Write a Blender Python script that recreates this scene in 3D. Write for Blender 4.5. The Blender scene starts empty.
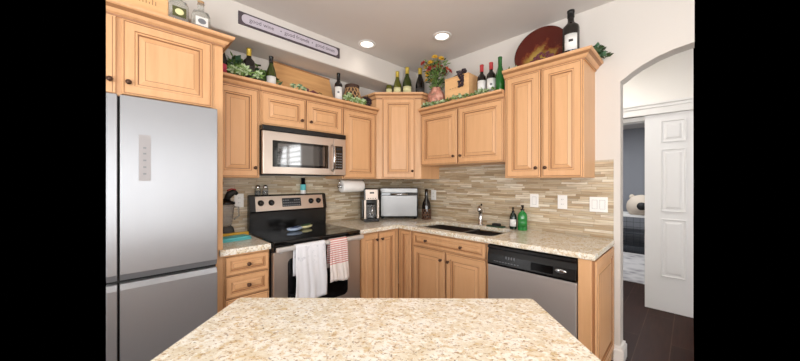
import bpy, bmesh, math, random
from mathutils import Vector, Matrix
PI = math.pi
C = bpy.context.scene.collection
scn = bpy.context.scene
R = math.radians

# ------------------------------------------------------------------ camera, world, exposure
cam_d = bpy.data.cameras.new('camera')
cam = bpy.data.objects.new('camera', cam_d)
C.objects.link(cam)
cam.location = (-2.658, -2.717, 1.348)
cam.rotation_euler = (R(90), 0, R(45.51 - 90))
cam_d.sensor_width = 36.0
cam_d.lens = 36.0 * 286.1 / 800.0
cam_d.shift_y = 1.2 / 800.0
cam_d.clip_start = 0.02
scn.camera = cam
w = bpy.data.worlds.new('world')
scn.world = w
w.use_nodes = True
w.node_tree.nodes['Background'].inputs[0].default_value = (0, 0, 0, 1)
w.node_tree.nodes['Background'].inputs[1].default_value = 0.0
scn.view_settings.view_transform = 'Standard'
scn.view_settings.look = 'None'
scn.view_settings.exposure = -0.35
scn.view_settings.gamma = 1.0
scn.view_settings.use_curve_mapping = False


def area(name, loc, target, sx, sy, power, col=(1, 1, 1)):
    d = bpy.data.lights.new(name, 'AREA')
    d.shape = 'RECTANGLE'
    d.size = sx
    d.size_y = sy
    d.energy = power
    d.color = col
    o = bpy.data.objects.new(name, d)
    C.objects.link(o)
    o.location = loc
    v = Vector(target) - Vector(loc)
    o.rotation_euler = v.to_track_quat('-Z', 'Y').to_euler()
    return o


# side window daylight, then unseen lights added behind the photographer
area('daylight_side_window', (0.16, -4.45, 1.55), (-3, -4.45, 2.0), 1.5, 1.3, 70, (0.98, 0.99, 1.0))
area('rear_streak_light', (-1.58, -6.18, 1.45), (-1.58, -3, 1.6), 0.3, 1.9, 22, (0.98, 0.99, 1.0))  # narrow light shaped to put a bright streak on the fridge
area('rear_fill_light', (-3.5, -6.18, 1.25), (-3.2, -3, 2.4), 1.3, 2.1, 150, (0.98, 0.99, 1.0))  # added main light, aimed up to brighten the ceiling
area('left_fill_light', (-4.36, -3.3, 1.35), (0, -3.0, 3.2), 2.0, 1.6, 150, (0.98, 0.99, 1.0))  # added light facing the sink cabinets, tilted upward
area('left_streak_light', (-4.36, -0.45, 1.15), (0, -1.6, 1.0), 0.5, 2.0, 22, (0.98, 0.99, 1.0))  # added to put a bright streak on the dishwasher
area('ceiling_fill_light', (-2.2, -3.4, 2.69), (-2.2, -3.4, 0), 1.2, 1.2, 5, (1.0, 0.98, 0.96))  # soft overhead fill, added with no known fixture


def can(name, x, y, power):
    d = bpy.data.lights.new(name, 'SPOT')
    d.energy = power
    d.color = (1.0, 0.965, 0.92)
    d.spot_size = R(160)
    d.spot_blend = 1.0
    d.shadow_soft_size = 0.08
    o = bpy.data.objects.new(name, d)
    C.objects.link(o)
    o.location = (x, y, 2.69)


for cx_, cy_ in ((-2.4, -1.4), (-1.3, -2.6), (-3.3, -2.3), (-0.9, -4.2), (-3.4, -4.4)):
    can('room_fill_lamp', cx_, cy_, 8)  # unseen lamps without fixtures, added to brighten the room


# ------------------------------------------------------------------ materials
def srgb(r, g, b):
    f = lambda c: (c / 255 / 12.92) if c / 255 <= 0.04045 else ((c / 255 + 0.055) / 1.055) ** 2.4
    return (f(r), f(g), f(b), 1)


def mat(name, col=(200, 200, 200), rough=0.5, metal=0.0, spec=0.5, **kw):
    m = bpy.data.materials.new(name)
    m.use_nodes = True
    nt = m.node_tree
    b = nt.nodes['Principled BSDF']
    b.inputs['Base Color'].default_value = srgb(*col)
    b.inputs['Roughness'].default_value = rough
    b.inputs['Metallic'].default_value = metal
    b.inputs['Specular IOR Level'].default_value = spec
    for k, v in kw.items():
        b.inputs[k.replace('_', ' ')].default_value = v
    return m


def N(nt, t, **kw):
    n = nt.nodes.new(t)
    for k, v in kw.items():
        setattr(n, k, v)
    return n


def coords(nt, scale=(1, 1, 1), kind='Object', rot=(0, 0, 0)):
    tc = N(nt, 'ShaderNodeTexCoord')
    mp = N(nt, 'ShaderNodeMapping')
    mp.inputs['Scale'].default_value = scale
    mp.inputs['Rotation'].default_value = rot
    nt.links.new(tc.outputs[kind], mp.inputs[0])
    return mp.outputs[0]


def ramp(nt, fac, stops, interp='LINEAR'):
    r = N(nt, 'ShaderNodeValToRGB')
    r.color_ramp.interpolation = interp
    e = r.color_ramp.elements
    e[0].position, e[0].color = stops[0][0], srgb(*stops[0][1])
    e[1].position, e[1].color = stops[-1][0], srgb(*stops[-1][1])
    for p, c in stops[1:-1]:
        x = e.new(p)
        x.color = srgb(*c)
    nt.links.new(fac, r.inputs[0])
    return r.outputs[0]


def noise(nt, vec, scale, detail=3, rough=0.5):
    n = N(nt, 'ShaderNodeTexNoise')
    n.inputs['Scale'].default_value = scale
    n.inputs['Detail'].default_value = detail
    n.inputs['Roughness'].default_value = rough
    nt.links.new(vec, n.inputs['Vector'])
    return n.outputs[0]


def mixc(nt, fac, a, b, mode='MIX'):
    m = N(nt, 'ShaderNodeMix', data_type='RGBA', blend_type=mode)
    for s, v in ((0, fac), (6, a), (7, b)):
        if hasattr(v, 'links') or isinstance(v, bpy.types.NodeSocket):
            nt.links.new(v, m.inputs[s])
        else:
            m.inputs[s].default_value = v
    return m.outputs[2]


def bump(nt, h, strength=0.3, dist=0.002):
    b = N(nt, 'ShaderNodeBump')
    b.inputs['Strength'].default_value = strength
    b.inputs['Distance'].default_value = dist
    nt.links.new(h, b.inputs['Height'])
    nt.links.new(b.outputs[0], nt.nodes['Principled BSDF'].inputs['Normal'])


def setcol(nt, c):
    nt.links.new(c, nt.nodes['Principled BSDF'].inputs['Base Color'])


def wood(name, c1, c2, rough=0.38, scale=(14, 14, 1.2), spec=0.4):
    m = mat(name, c1, rough, spec=spec)
    nt = m.node_tree
    v = coords(nt, scale)
    n = noise(nt, v, 2.2, 5, 0.62)
    n2 = noise(nt, coords(nt, (1, 1, 0.5)), 1.7, 2)
    c = ramp(nt, n, [(0.3, c2), (0.62, c1)])
    c = mixc(nt, n2, c, srgb(*[min(255, int(a * 1.04)) for a in c1]))
    setcol(nt, c)
    return m


M = {}
M['maple'] = wood('maple', (215, 167, 122), (198, 147, 100))
M['maple_flat'] = wood('maple_flat', (216, 169, 124), (200, 150, 103))
M['glaze'] = mat('glaze', (160, 114, 76), 0.5)
M['crate'] = wood('crate_wood', (228, 182, 130), (204, 152, 100), 0.6, (2, 14, 14))
M['board'] = wood('board_wood', (214, 166, 112), (186, 134, 84), 0.5, (1.4, 14, 12))
M['wall'] = mat('wall_paint', (217, 211, 204), 0.85, spec=0.2)
M['ceil'] = mat('ceiling_paint', (222, 216, 211), 0.9, spec=0.15)
M['hallwall'] = mat('hall_paint', (243, 239, 233), 0.85, spec=0.2)
M['grey_wall'] = mat('grey_wall_paint', (150, 152, 158), 0.85, spec=0.2)
M['trim'] = mat('white_trim', (238, 236, 233), 0.4)
M['door_white'] = mat('door_white', (236, 235, 234), 0.45)
M['knob'] = mat('bronze_knob', (84, 58, 44), 0.35, 0.5)
M['black'] = mat('black_plastic', (14, 13, 13), 0.25)
M['black_matte'] = mat('black_matte', (18, 17, 17), 0.6)
M['black_glass'] = mat('black_glass', (7, 7, 7), 0.05, spec=0.6)
M['oven_glass'] = mat('oven_glass', (10, 11, 14), 0.06, spec=0.6)
M['chrome'] = mat('chrome', (205, 205, 205), 0.12, 1.0)
M['white_plastic'] = mat('white_plastic', (240, 238, 234), 0.35)
M['paper'] = mat('paper_white', (244, 242, 238), 0.9, spec=0.1)
M['grey_print'] = mat('grey_print', (120, 122, 126), 0.6)
M['display'] = mat('display', (30, 36, 42), 0.15)
M['sink'] = mat('sink_composite', (30, 26, 24), 0.35)
M['seam'] = mat('dark_seam', (20, 19, 18), 0.7)
M['red'] = mat('red_foil', (170, 36, 40), 0.35)
M['gold'] = mat('gold_foil', (206, 178, 70), 0.35, 0.3)
M['cork'] = mat('cork', (190, 150, 105), 0.8)
M['green_glass'] = mat('green_glass', (52, 62, 14), 0.08, spec=0.7)
M['olive_glass'] = mat('olive_glass', (92, 92, 28), 0.08, spec=0.7)
M['dark_glass'] = mat('dark_glass', (20, 15, 12), 0.08, spec=0.7)
M['emerald_glass'] = mat('emerald_glass', (22, 92, 30), 0.08, spec=0.7)
M['label_cream'] = mat('label_cream', (228, 222, 170), 0.7)
M['label_white'] = mat('label_white', (232, 230, 226), 0.7)
M['label_dark'] = mat('label_dark', (60, 58, 56), 0.7)
M['label_pink'] = mat('label_pink', (214, 70, 96), 0.6)
M['leaf_pale'] = mat('succulent_pale', (186, 204, 160), 0.6)
M['leaf_mid'] = mat('leaf_mid', (116, 146, 76), 0.6)
M['leaf_dark'] = mat('leaf_dark', (52, 72, 34), 0.6)
M['leaf_teal'] = mat('leaf_teal', (92, 132, 100), 0.6)
M['grape'] = mat('grape_dark', (44, 26, 36), 0.3)
M['grape_red'] = mat('grape_red', (110, 52, 60), 0.35)
M['yellow'] = mat('petal_yellow', (226, 180, 50), 0.6)
M['orange'] = mat('petal_orange', (204, 84, 40), 0.6)
M['petal_red'] = mat('petal_red', (176, 50, 44), 0.6)
M['teal'] = mat('teal_fabric', (104, 196, 200), 0.8)
M['yellow_cloth'] = mat('yellow_cloth', (222, 176, 66), 0.9)
M['felt'] = mat('cream_felt', (206, 192, 176), 0.95, spec=0.1)
M['clay'] = mat('clay', (178, 120, 96), 0.7)
M['blue_glaze'] = mat('blue_glaze', (178, 196, 220), 0.2)
M['bluegrey'] = mat('blue_grey', (60, 76, 110), 0.3)
M['soap_green'] = mat('soap_green', (30, 124, 54), 0.12, spec=0.6)
M['soap_dark'] = mat('soap_dark', (24, 40, 30), 0.2)
M['sponge'] = mat('sponge_green', (50, 80, 56), 0.8)
M['clear'] = mat('clear_glass', (235, 236, 230), 0.06, Transmission_Weight=0.8, IOR=1.3)
M['smoke_glass'] = mat('smoked_glass', (222, 222, 222), 0.08, Transmission_Weight=0.85, IOR=1.3)
M['sign_frame'] = mat('sign_frame', (78, 68, 74), 0.6)
M['sign_panel'] = mat('sign_panel', (196, 188, 198), 0.6)
M['sign_letter'] = mat('sign_letter', (100, 88, 100), 0.6)
M['wicker'] = mat('dark_wicker', (72, 50, 40), 0.8)
M['gray_wire'] = mat('wire', (70, 74, 80), 0.4, 0.3)


def emis(name, col, s):
    m = bpy.data.materials.new(name)
    m.use_nodes = True
    b = m.node_tree.nodes['Principled BSDF']
    b.inputs['Base Color'].default_value = (1, 1, 1, 1)
    b.inputs['Emission Color'].default_value = srgb(*col)
    b.inputs['Emission Strength'].default_value = s
    return m


M['lamp'] = emis('lamp_lens', (255, 246, 232), 2.6)


def steel(name, col, rough, axis, metal=1.0, amp=0.06, aniso=0.0):
    m = mat(name, col, rough, metal, Anisotropic=aniso)
    nt = m.node_tree
    sc = [200, 200, 200]
    sc[axis] = 1.2
    n = noise(nt, coords(nt, tuple(sc)), 1.0, 3)
    mr = N(nt, 'ShaderNodeMapRange')
    mr.inputs[3].default_value = rough - amp
    mr.inputs[4].default_value = rough + amp
    nt.links.new(n, mr.inputs[0])
    nt.links.new(mr.outputs[0], nt.nodes['Principled BSDF'].inputs['Roughness'])
    bump(nt, n, 0.04, 0.001)
    if aniso:
        tg = N(nt, 'ShaderNodeTangent', direction_type='RADIAL', axis='Z')
        nt.links.new(tg.outputs[0], nt.nodes['Principled BSDF'].inputs['Tangent'])
    return m


M['steel'] = steel('fridge_steel', (153, 154, 157), 0.42, 2, 0.6, 0.05, 0.8)
M['steel_h'] = steel('range_steel', (202, 188, 176), 0.32, 0, 0.85)
M['steel_dw'] = steel('dishwasher_steel', (206, 200, 196), 0.40, 0, 0.65, 0.05, 0.8)
M['steel_dull'] = steel('toaster_steel', (122, 121, 120), 0.34, 0, 0.9)


def granite():
    m = mat('granite', (226, 208, 176), 0.18, spec=0.45)
    nt = m.node_tree
    big = noise(nt, coords(nt), 13, 5, 0.7)
    c = ramp(nt, big, [(0.34, (222, 208, 180)), (0.50, (234, 226, 208)), (0.62, (242, 238, 228))])
    n2 = noise(nt, coords(nt, (1.0, 1.7, 1.3), rot=(0, 0, 0.5)), 46, 5, 0.7)
    c = mixc(nt, ramp(nt, n2, [(0.51, (0, 0, 0)), (0.60, (200, 200, 200))]), c, srgb(208, 174, 112))
    n5 = noise(nt, coords(nt, (1, 1, 1), rot=(1.1, 0.6, 0.2)), 44, 4, 0.65)
    c = mixc(nt, ramp(nt, n5, [(0.53, (0, 0, 0)), (0.59, (240, 240, 240))]), c, srgb(246, 242, 232))
    n3 = noise(nt, coords(nt, (1.0, 1.6, 1.2), rot=(0.3, 0.2, 1.0)), 84, 4, 0.65)
    c = mixc(nt, ramp(nt, n3, [(0.56, (0, 0, 0)), (0.62, (215, 215, 215))]), c, srgb(152, 108, 58))
    n4 = noise(nt, coords(nt, (1, 1, 1), rot=(0.8, 1.2, 0.4)), 95, 2, 0.5)
    c = mixc(nt, ramp(nt, n4, [(0.68, (0, 0, 0)), (0.72, (220, 220, 220))]), c, srgb(84, 66, 50))
    setcol(nt, c)
    return m


M['granite'] = granite()


def stone():
    m = mat('stacked_stone', (170, 155, 130), 0.45)
    nt = m.node_tree
    tc = N(nt, 'ShaderNodeTexCoord')
    sp = N(nt, 'ShaderNodeSeparateXYZ')
    nt.links.new(tc.outputs['Object'], sp.inputs[0])

    def mth(op, a, b=None, c=None):
        n = N(nt, 'ShaderNodeMath', operation=op)
        for i, x in enumerate((a, b, c)):
            if x is None:
                continue
            if isinstance(x, (int, float)):
                n.inputs[i].default_value = x
            else:
                nt.links.new(x, n.inputs[i])
        return n.outputs[0]
    u = mth('SUBTRACT', sp.outputs[0], sp.outputs[1])
    rowf = mth('DIVIDE', sp.outputs[2], 0.0195)
    row = mth('FLOOR', rowf)
    wn = N(nt, 'ShaderNodeTexWhiteNoise', noise_dimensions='1D')
    nt.links.new(row, wn.inputs['W'])
    ln = mth('MULTIPLY_ADD', wn.outputs[0], 0.14, 0.13)
    colf = mth('ADD', mth('DIVIDE', u, ln), mth('MULTIPLY', wn.outputs[0], 37.3))
    col = mth('FLOOR', colf)
    cb = N(nt, 'ShaderNodeCombineXYZ')
    nt.links.new(row, cb.inputs[0])
    nt.links.new(col, cb.inputs[1])
    w2 = N(nt, 'ShaderNodeTexWhiteNoise', noise_dimensions='2D')
    nt.links.new(cb.outputs[0], w2.inputs['Vector'])
    c = ramp(nt, w2.outputs[0], [(0.0, (160, 138, 106)), (0.2, (190, 172, 144)), (0.38, (218, 206, 182)), (0.55, (186, 168, 138)),
                                 (0.7, (204, 184, 152)), (0.85, (230, 221, 202)), (1.0, (174, 160, 136))])
    # streaks running along each strip
    cb2 = N(nt, 'ShaderNodeCombineXYZ')
    nt.links.new(mth('MULTIPLY', u, 8.0), cb2.inputs[0])
    nt.links.new(mth('MULTIPLY', sp.outputs[2], 130.0), cb2.inputs[1])
    nt.links.new(mth('MULTIPLY', w2.outputs[0], 9.0), cb2.inputs[2])
    n = noise(nt, cb2.outputs[0], 1.0, 4, 0.6)
    c = mixc(nt, ramp(nt, n, [(0.45, (0, 0, 0)), (0.72, (215, 215, 215))]), c, srgb(150, 112, 74))
    c = mixc(nt, ramp(nt, n, [(0.2, (150, 150, 150)), (0.42, (0, 0, 0))]), c, srgb(232, 222, 202))
    fr = mth('FRACT', rowf)
    fc = mth('FRACT', colf)
    e1 = mth('LESS_THAN', fr, 0.09)
    e2 = mth('LESS_THAN', mth('MULTIPLY', fc, ln), 0.002)
    e = mth('MAXIMUM', e1, e2)
    c = mixc(nt, mth('MULTIPLY', e, 0.6), c, srgb(110, 98, 82))
    setcol(nt, c)
    h = mth('SUBTRACT', w2.outputs[0], mth('MULTIPLY', e, 1.5))
    bump(nt, h, 0.5, 0.003)
    return m


M['stone'] = stone()


def plank_floor():
    m = mat('dark_floor', (74, 48, 40), 0.42, spec=0.1)
    nt = m.node_tree
    v = coords(nt)
    br = N(nt, 'ShaderNodeTexBrick')
    br.inputs['Scale'].default_value = 1.0
    br.inputs['Brick Width'].default_value = 1.2
    br.inputs['Row Height'].default_value = 0.2
    br.inputs['Mortar Size'].default_value = 0.003
    br.inputs['Color1'].default_value = srgb(68, 40, 30)
    br.inputs['Color2'].default_value = srgb(52, 29, 22)
    br.inputs['Mortar'].default_value = srgb(98, 72, 58)
    nt.links.new(v, br.inputs['Vector'])
    n = noise(nt, coords(nt, (2, 22, 1)), 2, 4)
    c = mixc(nt, n, br.outputs[0], srgb(42, 24, 18))
    setcol(nt, c)
    return m


M['floor'] = plank_floor()


def rug_mat():
    m = mat('rug_pattern', (190, 186, 184), 0.95, spec=0.1)
    nt = m.node_tree
    v = N(nt, 'ShaderNodeTexVoronoi')
    v.inputs['Scale'].default_value = 7
    nt.links.new(coords(nt), v.inputs['Vector'])
    c = ramp(nt, v.outputs['Distance'], [(0.0, (134, 130, 134)), (0.35, (184, 180, 180)), (0.7, (206, 202, 200))])
    setcol(nt, c)
    return m


M['rug'] = rug_mat()


def plate_mat():
    m = mat('painted_plate', (120, 60, 30), 0.22)
    nt = m.node_tree
    n = noise(nt, coords(nt), 9, 4, 0.65)
    ln = N(nt, 'ShaderNodeVectorMath', operation='LENGTH')
    off = N(nt, 'ShaderNodeVectorMath', operation='ADD')
    nt.links.new(coords(nt), off.inputs[0])
    off.inputs[1].default_value = (0, 0, 0.06)
    nt.links.new(off.outputs[0], ln.inputs[0])
    ad = N(nt, 'ShaderNodeMath', operation='MULTIPLY_ADD')
    nt.links.new(ln.outputs['Value'], ad.inputs[0])
    ad.inputs[1].default_value = 3.3
    nt.links.new(n, ad.inputs[2])
    c = ramp(nt, ad.outputs[0], [(0.0, (200, 176, 104)), (0.55, (176, 146, 76)), (0.78, (150, 116, 52)), (0.92, (112, 48, 26)), (1.0, (84, 28, 18))])
    setcol(nt, c)
    return m


M['plate'] = plate_mat()


def towel_mat(kind):
    m = mat('towel_' + kind, (236, 234, 234), 0.95, spec=0.05)
    nt = m.node_tree
    sp = N(nt, 'ShaderNodeSeparateXYZ')
    nt.links.new(coords(nt), sp.inputs[0])
    if kind == 'striped':
        w = N(nt, 'ShaderNodeMath', operation='SINE')
        k = N(nt, 'ShaderNodeMath', operation='MULTIPLY')
        k.inputs[1].default_value = 2 * PI / 0.017
        nt.links.new(sp.outputs[2], k.inputs[0])
        nt.links.new(k.outputs[0], w.inputs[0])
        g = N(nt, 'ShaderNodeMath', operation='GREATER_THAN')
        g.inputs[1].default_value = 0.0
        nt.links.new(w.outputs[0], g.inputs[0])
        t = N(nt, 'ShaderNodeMath', operation='GREATER_THAN')
        t.inputs[1].default_value = 0.69
        nt.links.new(sp.outputs[2], t.inputs[0])
        f = N(nt, 'ShaderNodeMath', operation='MULTIPLY')
        nt.links.new(g.outputs[0], f.inputs[0])
        nt.links.new(t.outputs[0], f.inputs[1])
        c = mixc(nt, f.outputs[0], srgb(238, 228, 222), srgb(208, 138, 134))
        setcol(nt, c)
    else:
        n = noise(nt, coords(nt, (1, 0.2, 1)), 26, 3, 0.7)
        t = ramp(nt, n, [(0.56, (0, 0, 0)), (0.62, (160, 160, 160))])
        g = N(nt, 'ShaderNodeMapRange')
        g.inputs[1].default_value = 0.72
        g.inputs[2].default_value = 0.80
        nt.links.new(sp.outputs[2], g.inputs[0])
        f = mixc(nt, g.outputs[0], (0, 0, 0, 1), t)
        setcol(nt, mixc(nt, f, srgb(232, 232, 236), srgb(140, 146, 160)))
    return m


M['towel_white'] = towel_mat('white')
M['towel_striped'] = towel_mat('striped')


def vase_mat():
    m = mat('vase_glaze', (196, 130, 112), 0.5)
    nt = m.node_tree
    n = noise(nt, coords(nt), 14, 4, 0.7)
    setcol(nt, ramp(nt, n, [(0.35, (120, 104, 84)), (0.5, (196, 128, 110)), (0.65, (222, 176, 156))]))
    return m


M['vase'] = vase_mat()


# ------------------------------------------------------------------ mesh builder
class MB:
    def __init__(s):
        s.v, s.f, s.m, s.s = [], [], [], []

    def add(s, vs, fs, mi=0, smooth=False, mtx=None):
        o = len(s.v)
        for p in vs:
            p = Vector(p)
            s.v.append(mtx @ p if mtx else p)
        for f in fs:
            s.f.append([o + i for i in f])
            s.m.append(mi)
            s.s.append(smooth)

    def box(s, x0, x1, y0, y1, z0, z1, mi=0, mtx=None):
        x0, x1 = min(x0, x1), max(x0, x1)
        y0, y1 = min(y0, y1), max(y0, y1)
        z0, z1 = min(z0, z1), max(z0, z1)
        v = [(x0, y0, z0), (x1, y0, z0), (x1, y1, z0), (x0, y1, z0), (x0, y0, z1), (x1, y0, z1), (x1, y1, z1), (x0, y1, z1)]
        s.add(v, [(0, 3, 2, 1), (4, 5, 6, 7), (0, 1, 5, 4), (1, 2, 6, 5), (2, 3, 7, 6), (3, 0, 4, 7)], mi, False, mtx)
        return s

    def prism(s, pts, z0, z1, mi=0, mtx=None):
        n = len(pts)
        a = sum(pts[i][0] * pts[(i + 1) % n][1] - pts[(i + 1) % n][0] * pts[i][1] for i in range(n))
        if a < 0:
            pts = pts[::-1]
        v = [(x, y, z0) for x, y in pts] + [(x, y, z1) for x, y in pts]
        f = [tuple(range(n))[::-1], tuple(range(n, 2 * n))] + [(i, (i + 1) % n, n + (i + 1) % n, n + i) for i in range(n)]
        s.add(v, f, mi, False, mtx)
        return s

    def lathe(s, prof, n=20, mi=0, mtx=None, smooth=True, a0=0, a1=2 * PI):
        full = abs(a1 - a0 - 2 * PI) < 1e-6
        k = n if full else n + 1
        v, f = [], []
        for r, z in prof:
            for i in range(k):
                a = a0 + (a1 - a0) * i / n
                v.append((r * math.cos(a), r * math.sin(a), z))
        for j in range(len(prof) - 1):
            for i in range(n):
                i2 = (i + 1) % k if full else i + 1
                f.append((j * k + i, j * k + i2, (j + 1) * k + i2, (j + 1) * k + i))
        s.add(v, f, mi, smooth, mtx)
        return s

    def tube(s, path, r, n=10, mi=0, mtx=None, cap=True):
        path = [Vector(p) for p in path]
        rs = r if isinstance(r, (list, tuple)) else [r] * len(path)
        v, f = [], []
        up = None
        for i, p in enumerate(path):
            t = (path[min(i + 1, len(path) - 1)] - path[max(i - 1, 0)]).normalized()
            if up is None:
                up = t.orthogonal().normalized()
            up = (up - t * up.dot(t)).normalized()
            sd = t.cross(up)
            for k in range(n):
                a = 2 * PI * k / n
                v.append(p + (up * math.cos(a) + sd * math.sin(a)) * rs[i])
        for i in range(len(path) - 1):
            for k in range(n):
                k2 = (k + 1) % n
                f.append((i * n + k, i * n + k2, (i + 1) * n + k2, (i + 1) * n + k))
        if cap:
            f.append(tuple(range(n))[::-1])
            f.append(tuple((len(path) - 1) * n + k for k in range(n)))
        s.add(v, f, mi, True, mtx)
        return s

    def ball(s, c, r, mi=0, nu=10, nv=6, sc=(1, 1, 1), mtx=None):
        v, f = [], []
        for j in range(nv + 1):
            t = PI * j / nv
            for i in range(nu):
                a = 2 * PI * i / nu
                v.append((c[0] + r * sc[0] * math.sin(t) * math.cos(a), c[1] + r * sc[1] * math.sin(t) * math.sin(a), c[2] + r * sc[2] * math.cos(t)))
        for j in range(nv):
            for i in range(nu):
                i2 = (i + 1) % nu
                f.append((j * nu + i, (j + 1) * nu + i, (j + 1) * nu + i2, j * nu + i2))
        s.add(v, f, mi, True, mtx)
        return s

    def rings(s, x0, x1, z0, z1, prof, mtx=None, back=0.0):
        """nested rectangles in the XZ plane, prof = [(inset, y, mat of the band that ends here)]; closed at the back"""
        v, f, mm = [], [], []
        for ins, y, _ in prof:
            v += [(x0 + ins, y, z0 + ins), (x1 - ins, y, z0 + ins), (x1 - ins, y, z1 - ins), (x0 + ins, y, z1 - ins)]
        o = len(s.v)
        for p in v:
            s.v.append(mtx @ Vector(p) if mtx else Vector(p))
        for j in range(len(prof) - 1):
            for i in range(4):
                i2 = (i + 1) % 4
                s.f.append([o + 4 * j + i, o + 4 * j + i2, o + 4 * j + 4 + i2, o + 4 * j + 4 + i])
                s.m.append(prof[j + 1][2])
                s.s.append(False)
        j = len(prof) - 1
        s.f.append([o + 4 * j + i for i in range(4)])
        s.m.append(0)
        s.s.append(False)
        s.f.append([o + 3, o + 2, o + 1, o])
        s.m.append(0)
        s.s.append(False)
        return s

    def sweep(s, path, prof, mi=None, closed_top=True):
        """profile (out, z, mat) swept along plan path; out is to the right of travel"""
        P = [Vector((a, b)) for a, b in path]
        n = len(P)
        offs = []
        for i in range(n):
            ds = []
            if i > 0:
                ds.append((P[i] - P[i - 1]).normalized())
            if i < n - 1:
                ds.append((P[i + 1] - P[i]).normalized())
            ns = [Vector((d.y, -d.x)) for d in ds]
            if len(ns) == 1:
                offs.append(ns[0])
            else:
                b = (ns[0] + ns[1]).normalized()
                offs.append(b / max(0.2, b.dot(ns[0])))
        k = len(prof)
        o = len(s.v)
        for i in range(n):
            for pr in prof:
                q = P[i] + offs[i] * pr[0]
                s.v.append(Vector((q.x, q.y, pr[1])))
        for i in range(n - 1):
            for j in range(k):
                j2 = (j + 1) % k
                s.f.append([o + i * k + j, o + i * k + j2, o + (i + 1) * k + j2, o + (i + 1) * k + j])
                s.m.append(prof[j2][2] if len(prof[j2]) > 2 else 0)
                s.s.append(False)
        s.f.append([o + j for j in range(k)][::-1])
        s.m.append(0)
        s.s.append(False)
        s.f.append([o + (n - 1) * k + j for j in range(k)])
        s.m.append(0)
        s.s.append(False)
        return s

    def build(s, name, mats, parent=None, loc=None, rot=None, bevel=0, solid=0, recalc=True):
        me = bpy.data.meshes.new(name)
        me.from_pydata([tuple(p) for p in s.v], [], s.f)
        if not isinstance(mats, (list, tuple)):
            mats = [mats]
        for m in mats:
            me.materials.append(M[m] if isinstance(m, str) else m)
        for p, mi, sm in zip(me.polygons, s.m, s.s):
            p.material_index = min(mi, len(mats) - 1)
            p.use_smooth = sm
        if recalc:
            bm = bmesh.new()
            bm.from_mesh(me)
            bmesh.ops.recalc_face_normals(bm, faces=bm.faces)
            bm.to_mesh(me)
            bm.free()
        o = bpy.data.objects.new(name, me)
        C.objects.link(o)
        if parent:
            o.parent = parent
        if loc:
            o.location = loc
        if rot:
            o.rotation_euler = rot
        if solid:
            md = o.modifiers.new('solid', 'SOLIDIFY')
            md.thickness = solid
            md.offset = 0
        if bevel:
            md = o.modifiers.new('bevel', 'BEVEL')
            md.width = bevel
            md.segments = 2
            md.limit_method = 'ANGLE'
            md.angle_limit = R(50)
        return o


def tag(o, label, cat, group=None):
    o['label'] = label
    o['category'] = cat
    if group:
        o['group'] = group
    return o


def thing(name, label, cat, loc=(0, 0, 0), rz=0, group=None):
    o = bpy.data.objects.new(name, None)
    o.empty_display_size = 0.05
    C.objects.link(o)
    o.location = loc
    o.rotation_euler = (0, 0, rz)
    return tag(o, label, cat, group)


def struct(o):
    o['kind'] = 'structure'
    return o


def T(x, y, z):
    return Matrix.Translation((x, y, z))


def RX(a):
    return Matrix.Rotation(a, 4, 'X')


def RY(a):
    return Matrix.Rotation(a, 4, 'Y')


def RZ(a):
    return Matrix.Rotation(a, 4, 'Z')


def textmesh(name, body, size, m, parent, loc, rot=(R(90), 0, 0), extrude=0.0006, align='CENTER', sx=1.0):
    cu = bpy.data.curves.new(name, 'FONT')
    cu.body = body
    cu.size = size
    cu.extrude = extrude
    cu.align_x = align
    cu.align_y = 'CENTER'
    to = bpy.data.objects.new(name, cu)
    C.objects.link(to)
    dg = bpy.context.evaluated_depsgraph_get()
    me = bpy.data.meshes.new_from_object(to.evaluated_get(dg))
    bpy.data.objects.remove(to)
    me.materials.clear()
    me.materials.append(M[m])
    o = bpy.data.objects.new(name, me)
    C.objects.link(o)
    o.parent = parent
    o.location = loc
    o.rotation_euler = rot
    o.scale = (sx, 1, 1)
    return o


# ------------------------------------------------------------------ the room
ZC = 2.711
WX = -2.716           # the range wall is built this far to the left
WY = -2.732           # the sink wall and the hall are built this far to the right
ZS = 2.457            # underside of soffit
YS = -0.314

b = MB().prism([(-4.4, -6.3), (0.12, -6.3), (0.12, WY), (5.4, WY), (5.4, 0.2), (-4.4, 0.2)], -0.1, 0.0)
struct(b.build('floor', 'floor'))
b = MB().box(-4.4, 0.12, -6.3, 0.2, ZC, ZC + 0.1)
struct(b.build('ceiling', 'ceil'))
b = MB().box(WX, 0.12, 0, 0.12, 0, ZC).box(-4.3, -3.2, 0, 0.12, 0, ZC)
struct(b.build('wall_back', 'wall'))
b = MB().box(WX, 0.0, YS, 0.0, ZS, ZC)
so = b.build('trim_soffit', 'wall', bevel=0.012)
struct(so)

# sink wall, with the arched opening at its right end
arch = [(-2.348, 2.095), (-2.372, 2.108), (-2.41, 2.140), (-2.468, 2.176), (-2.556, 2.216), (-2.641, 2.240), (WY, 2.254)]
b = MB()
b.prism([(0.0, 0.12), (-2.348, 0.12), (-2.348, 0.0), (0.0, 0.0)][::1], 0, ZC)
b2 = MB()
b2.box(0, 0.12, -2.348, 0.12, 0, ZC)
prof = [(-2.348, ZC)] + arch + [(WY, ZC)]
mt = Matrix(((0, 0, 1, 0), (1, 0, 0, 0), (0, 1, 0, 0), (0, 0, 0, 1)))
b2.prism(prof, 0.0, 0.12, 0, mt)
struct(b2.build('wall_right', 'wall'))

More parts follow.
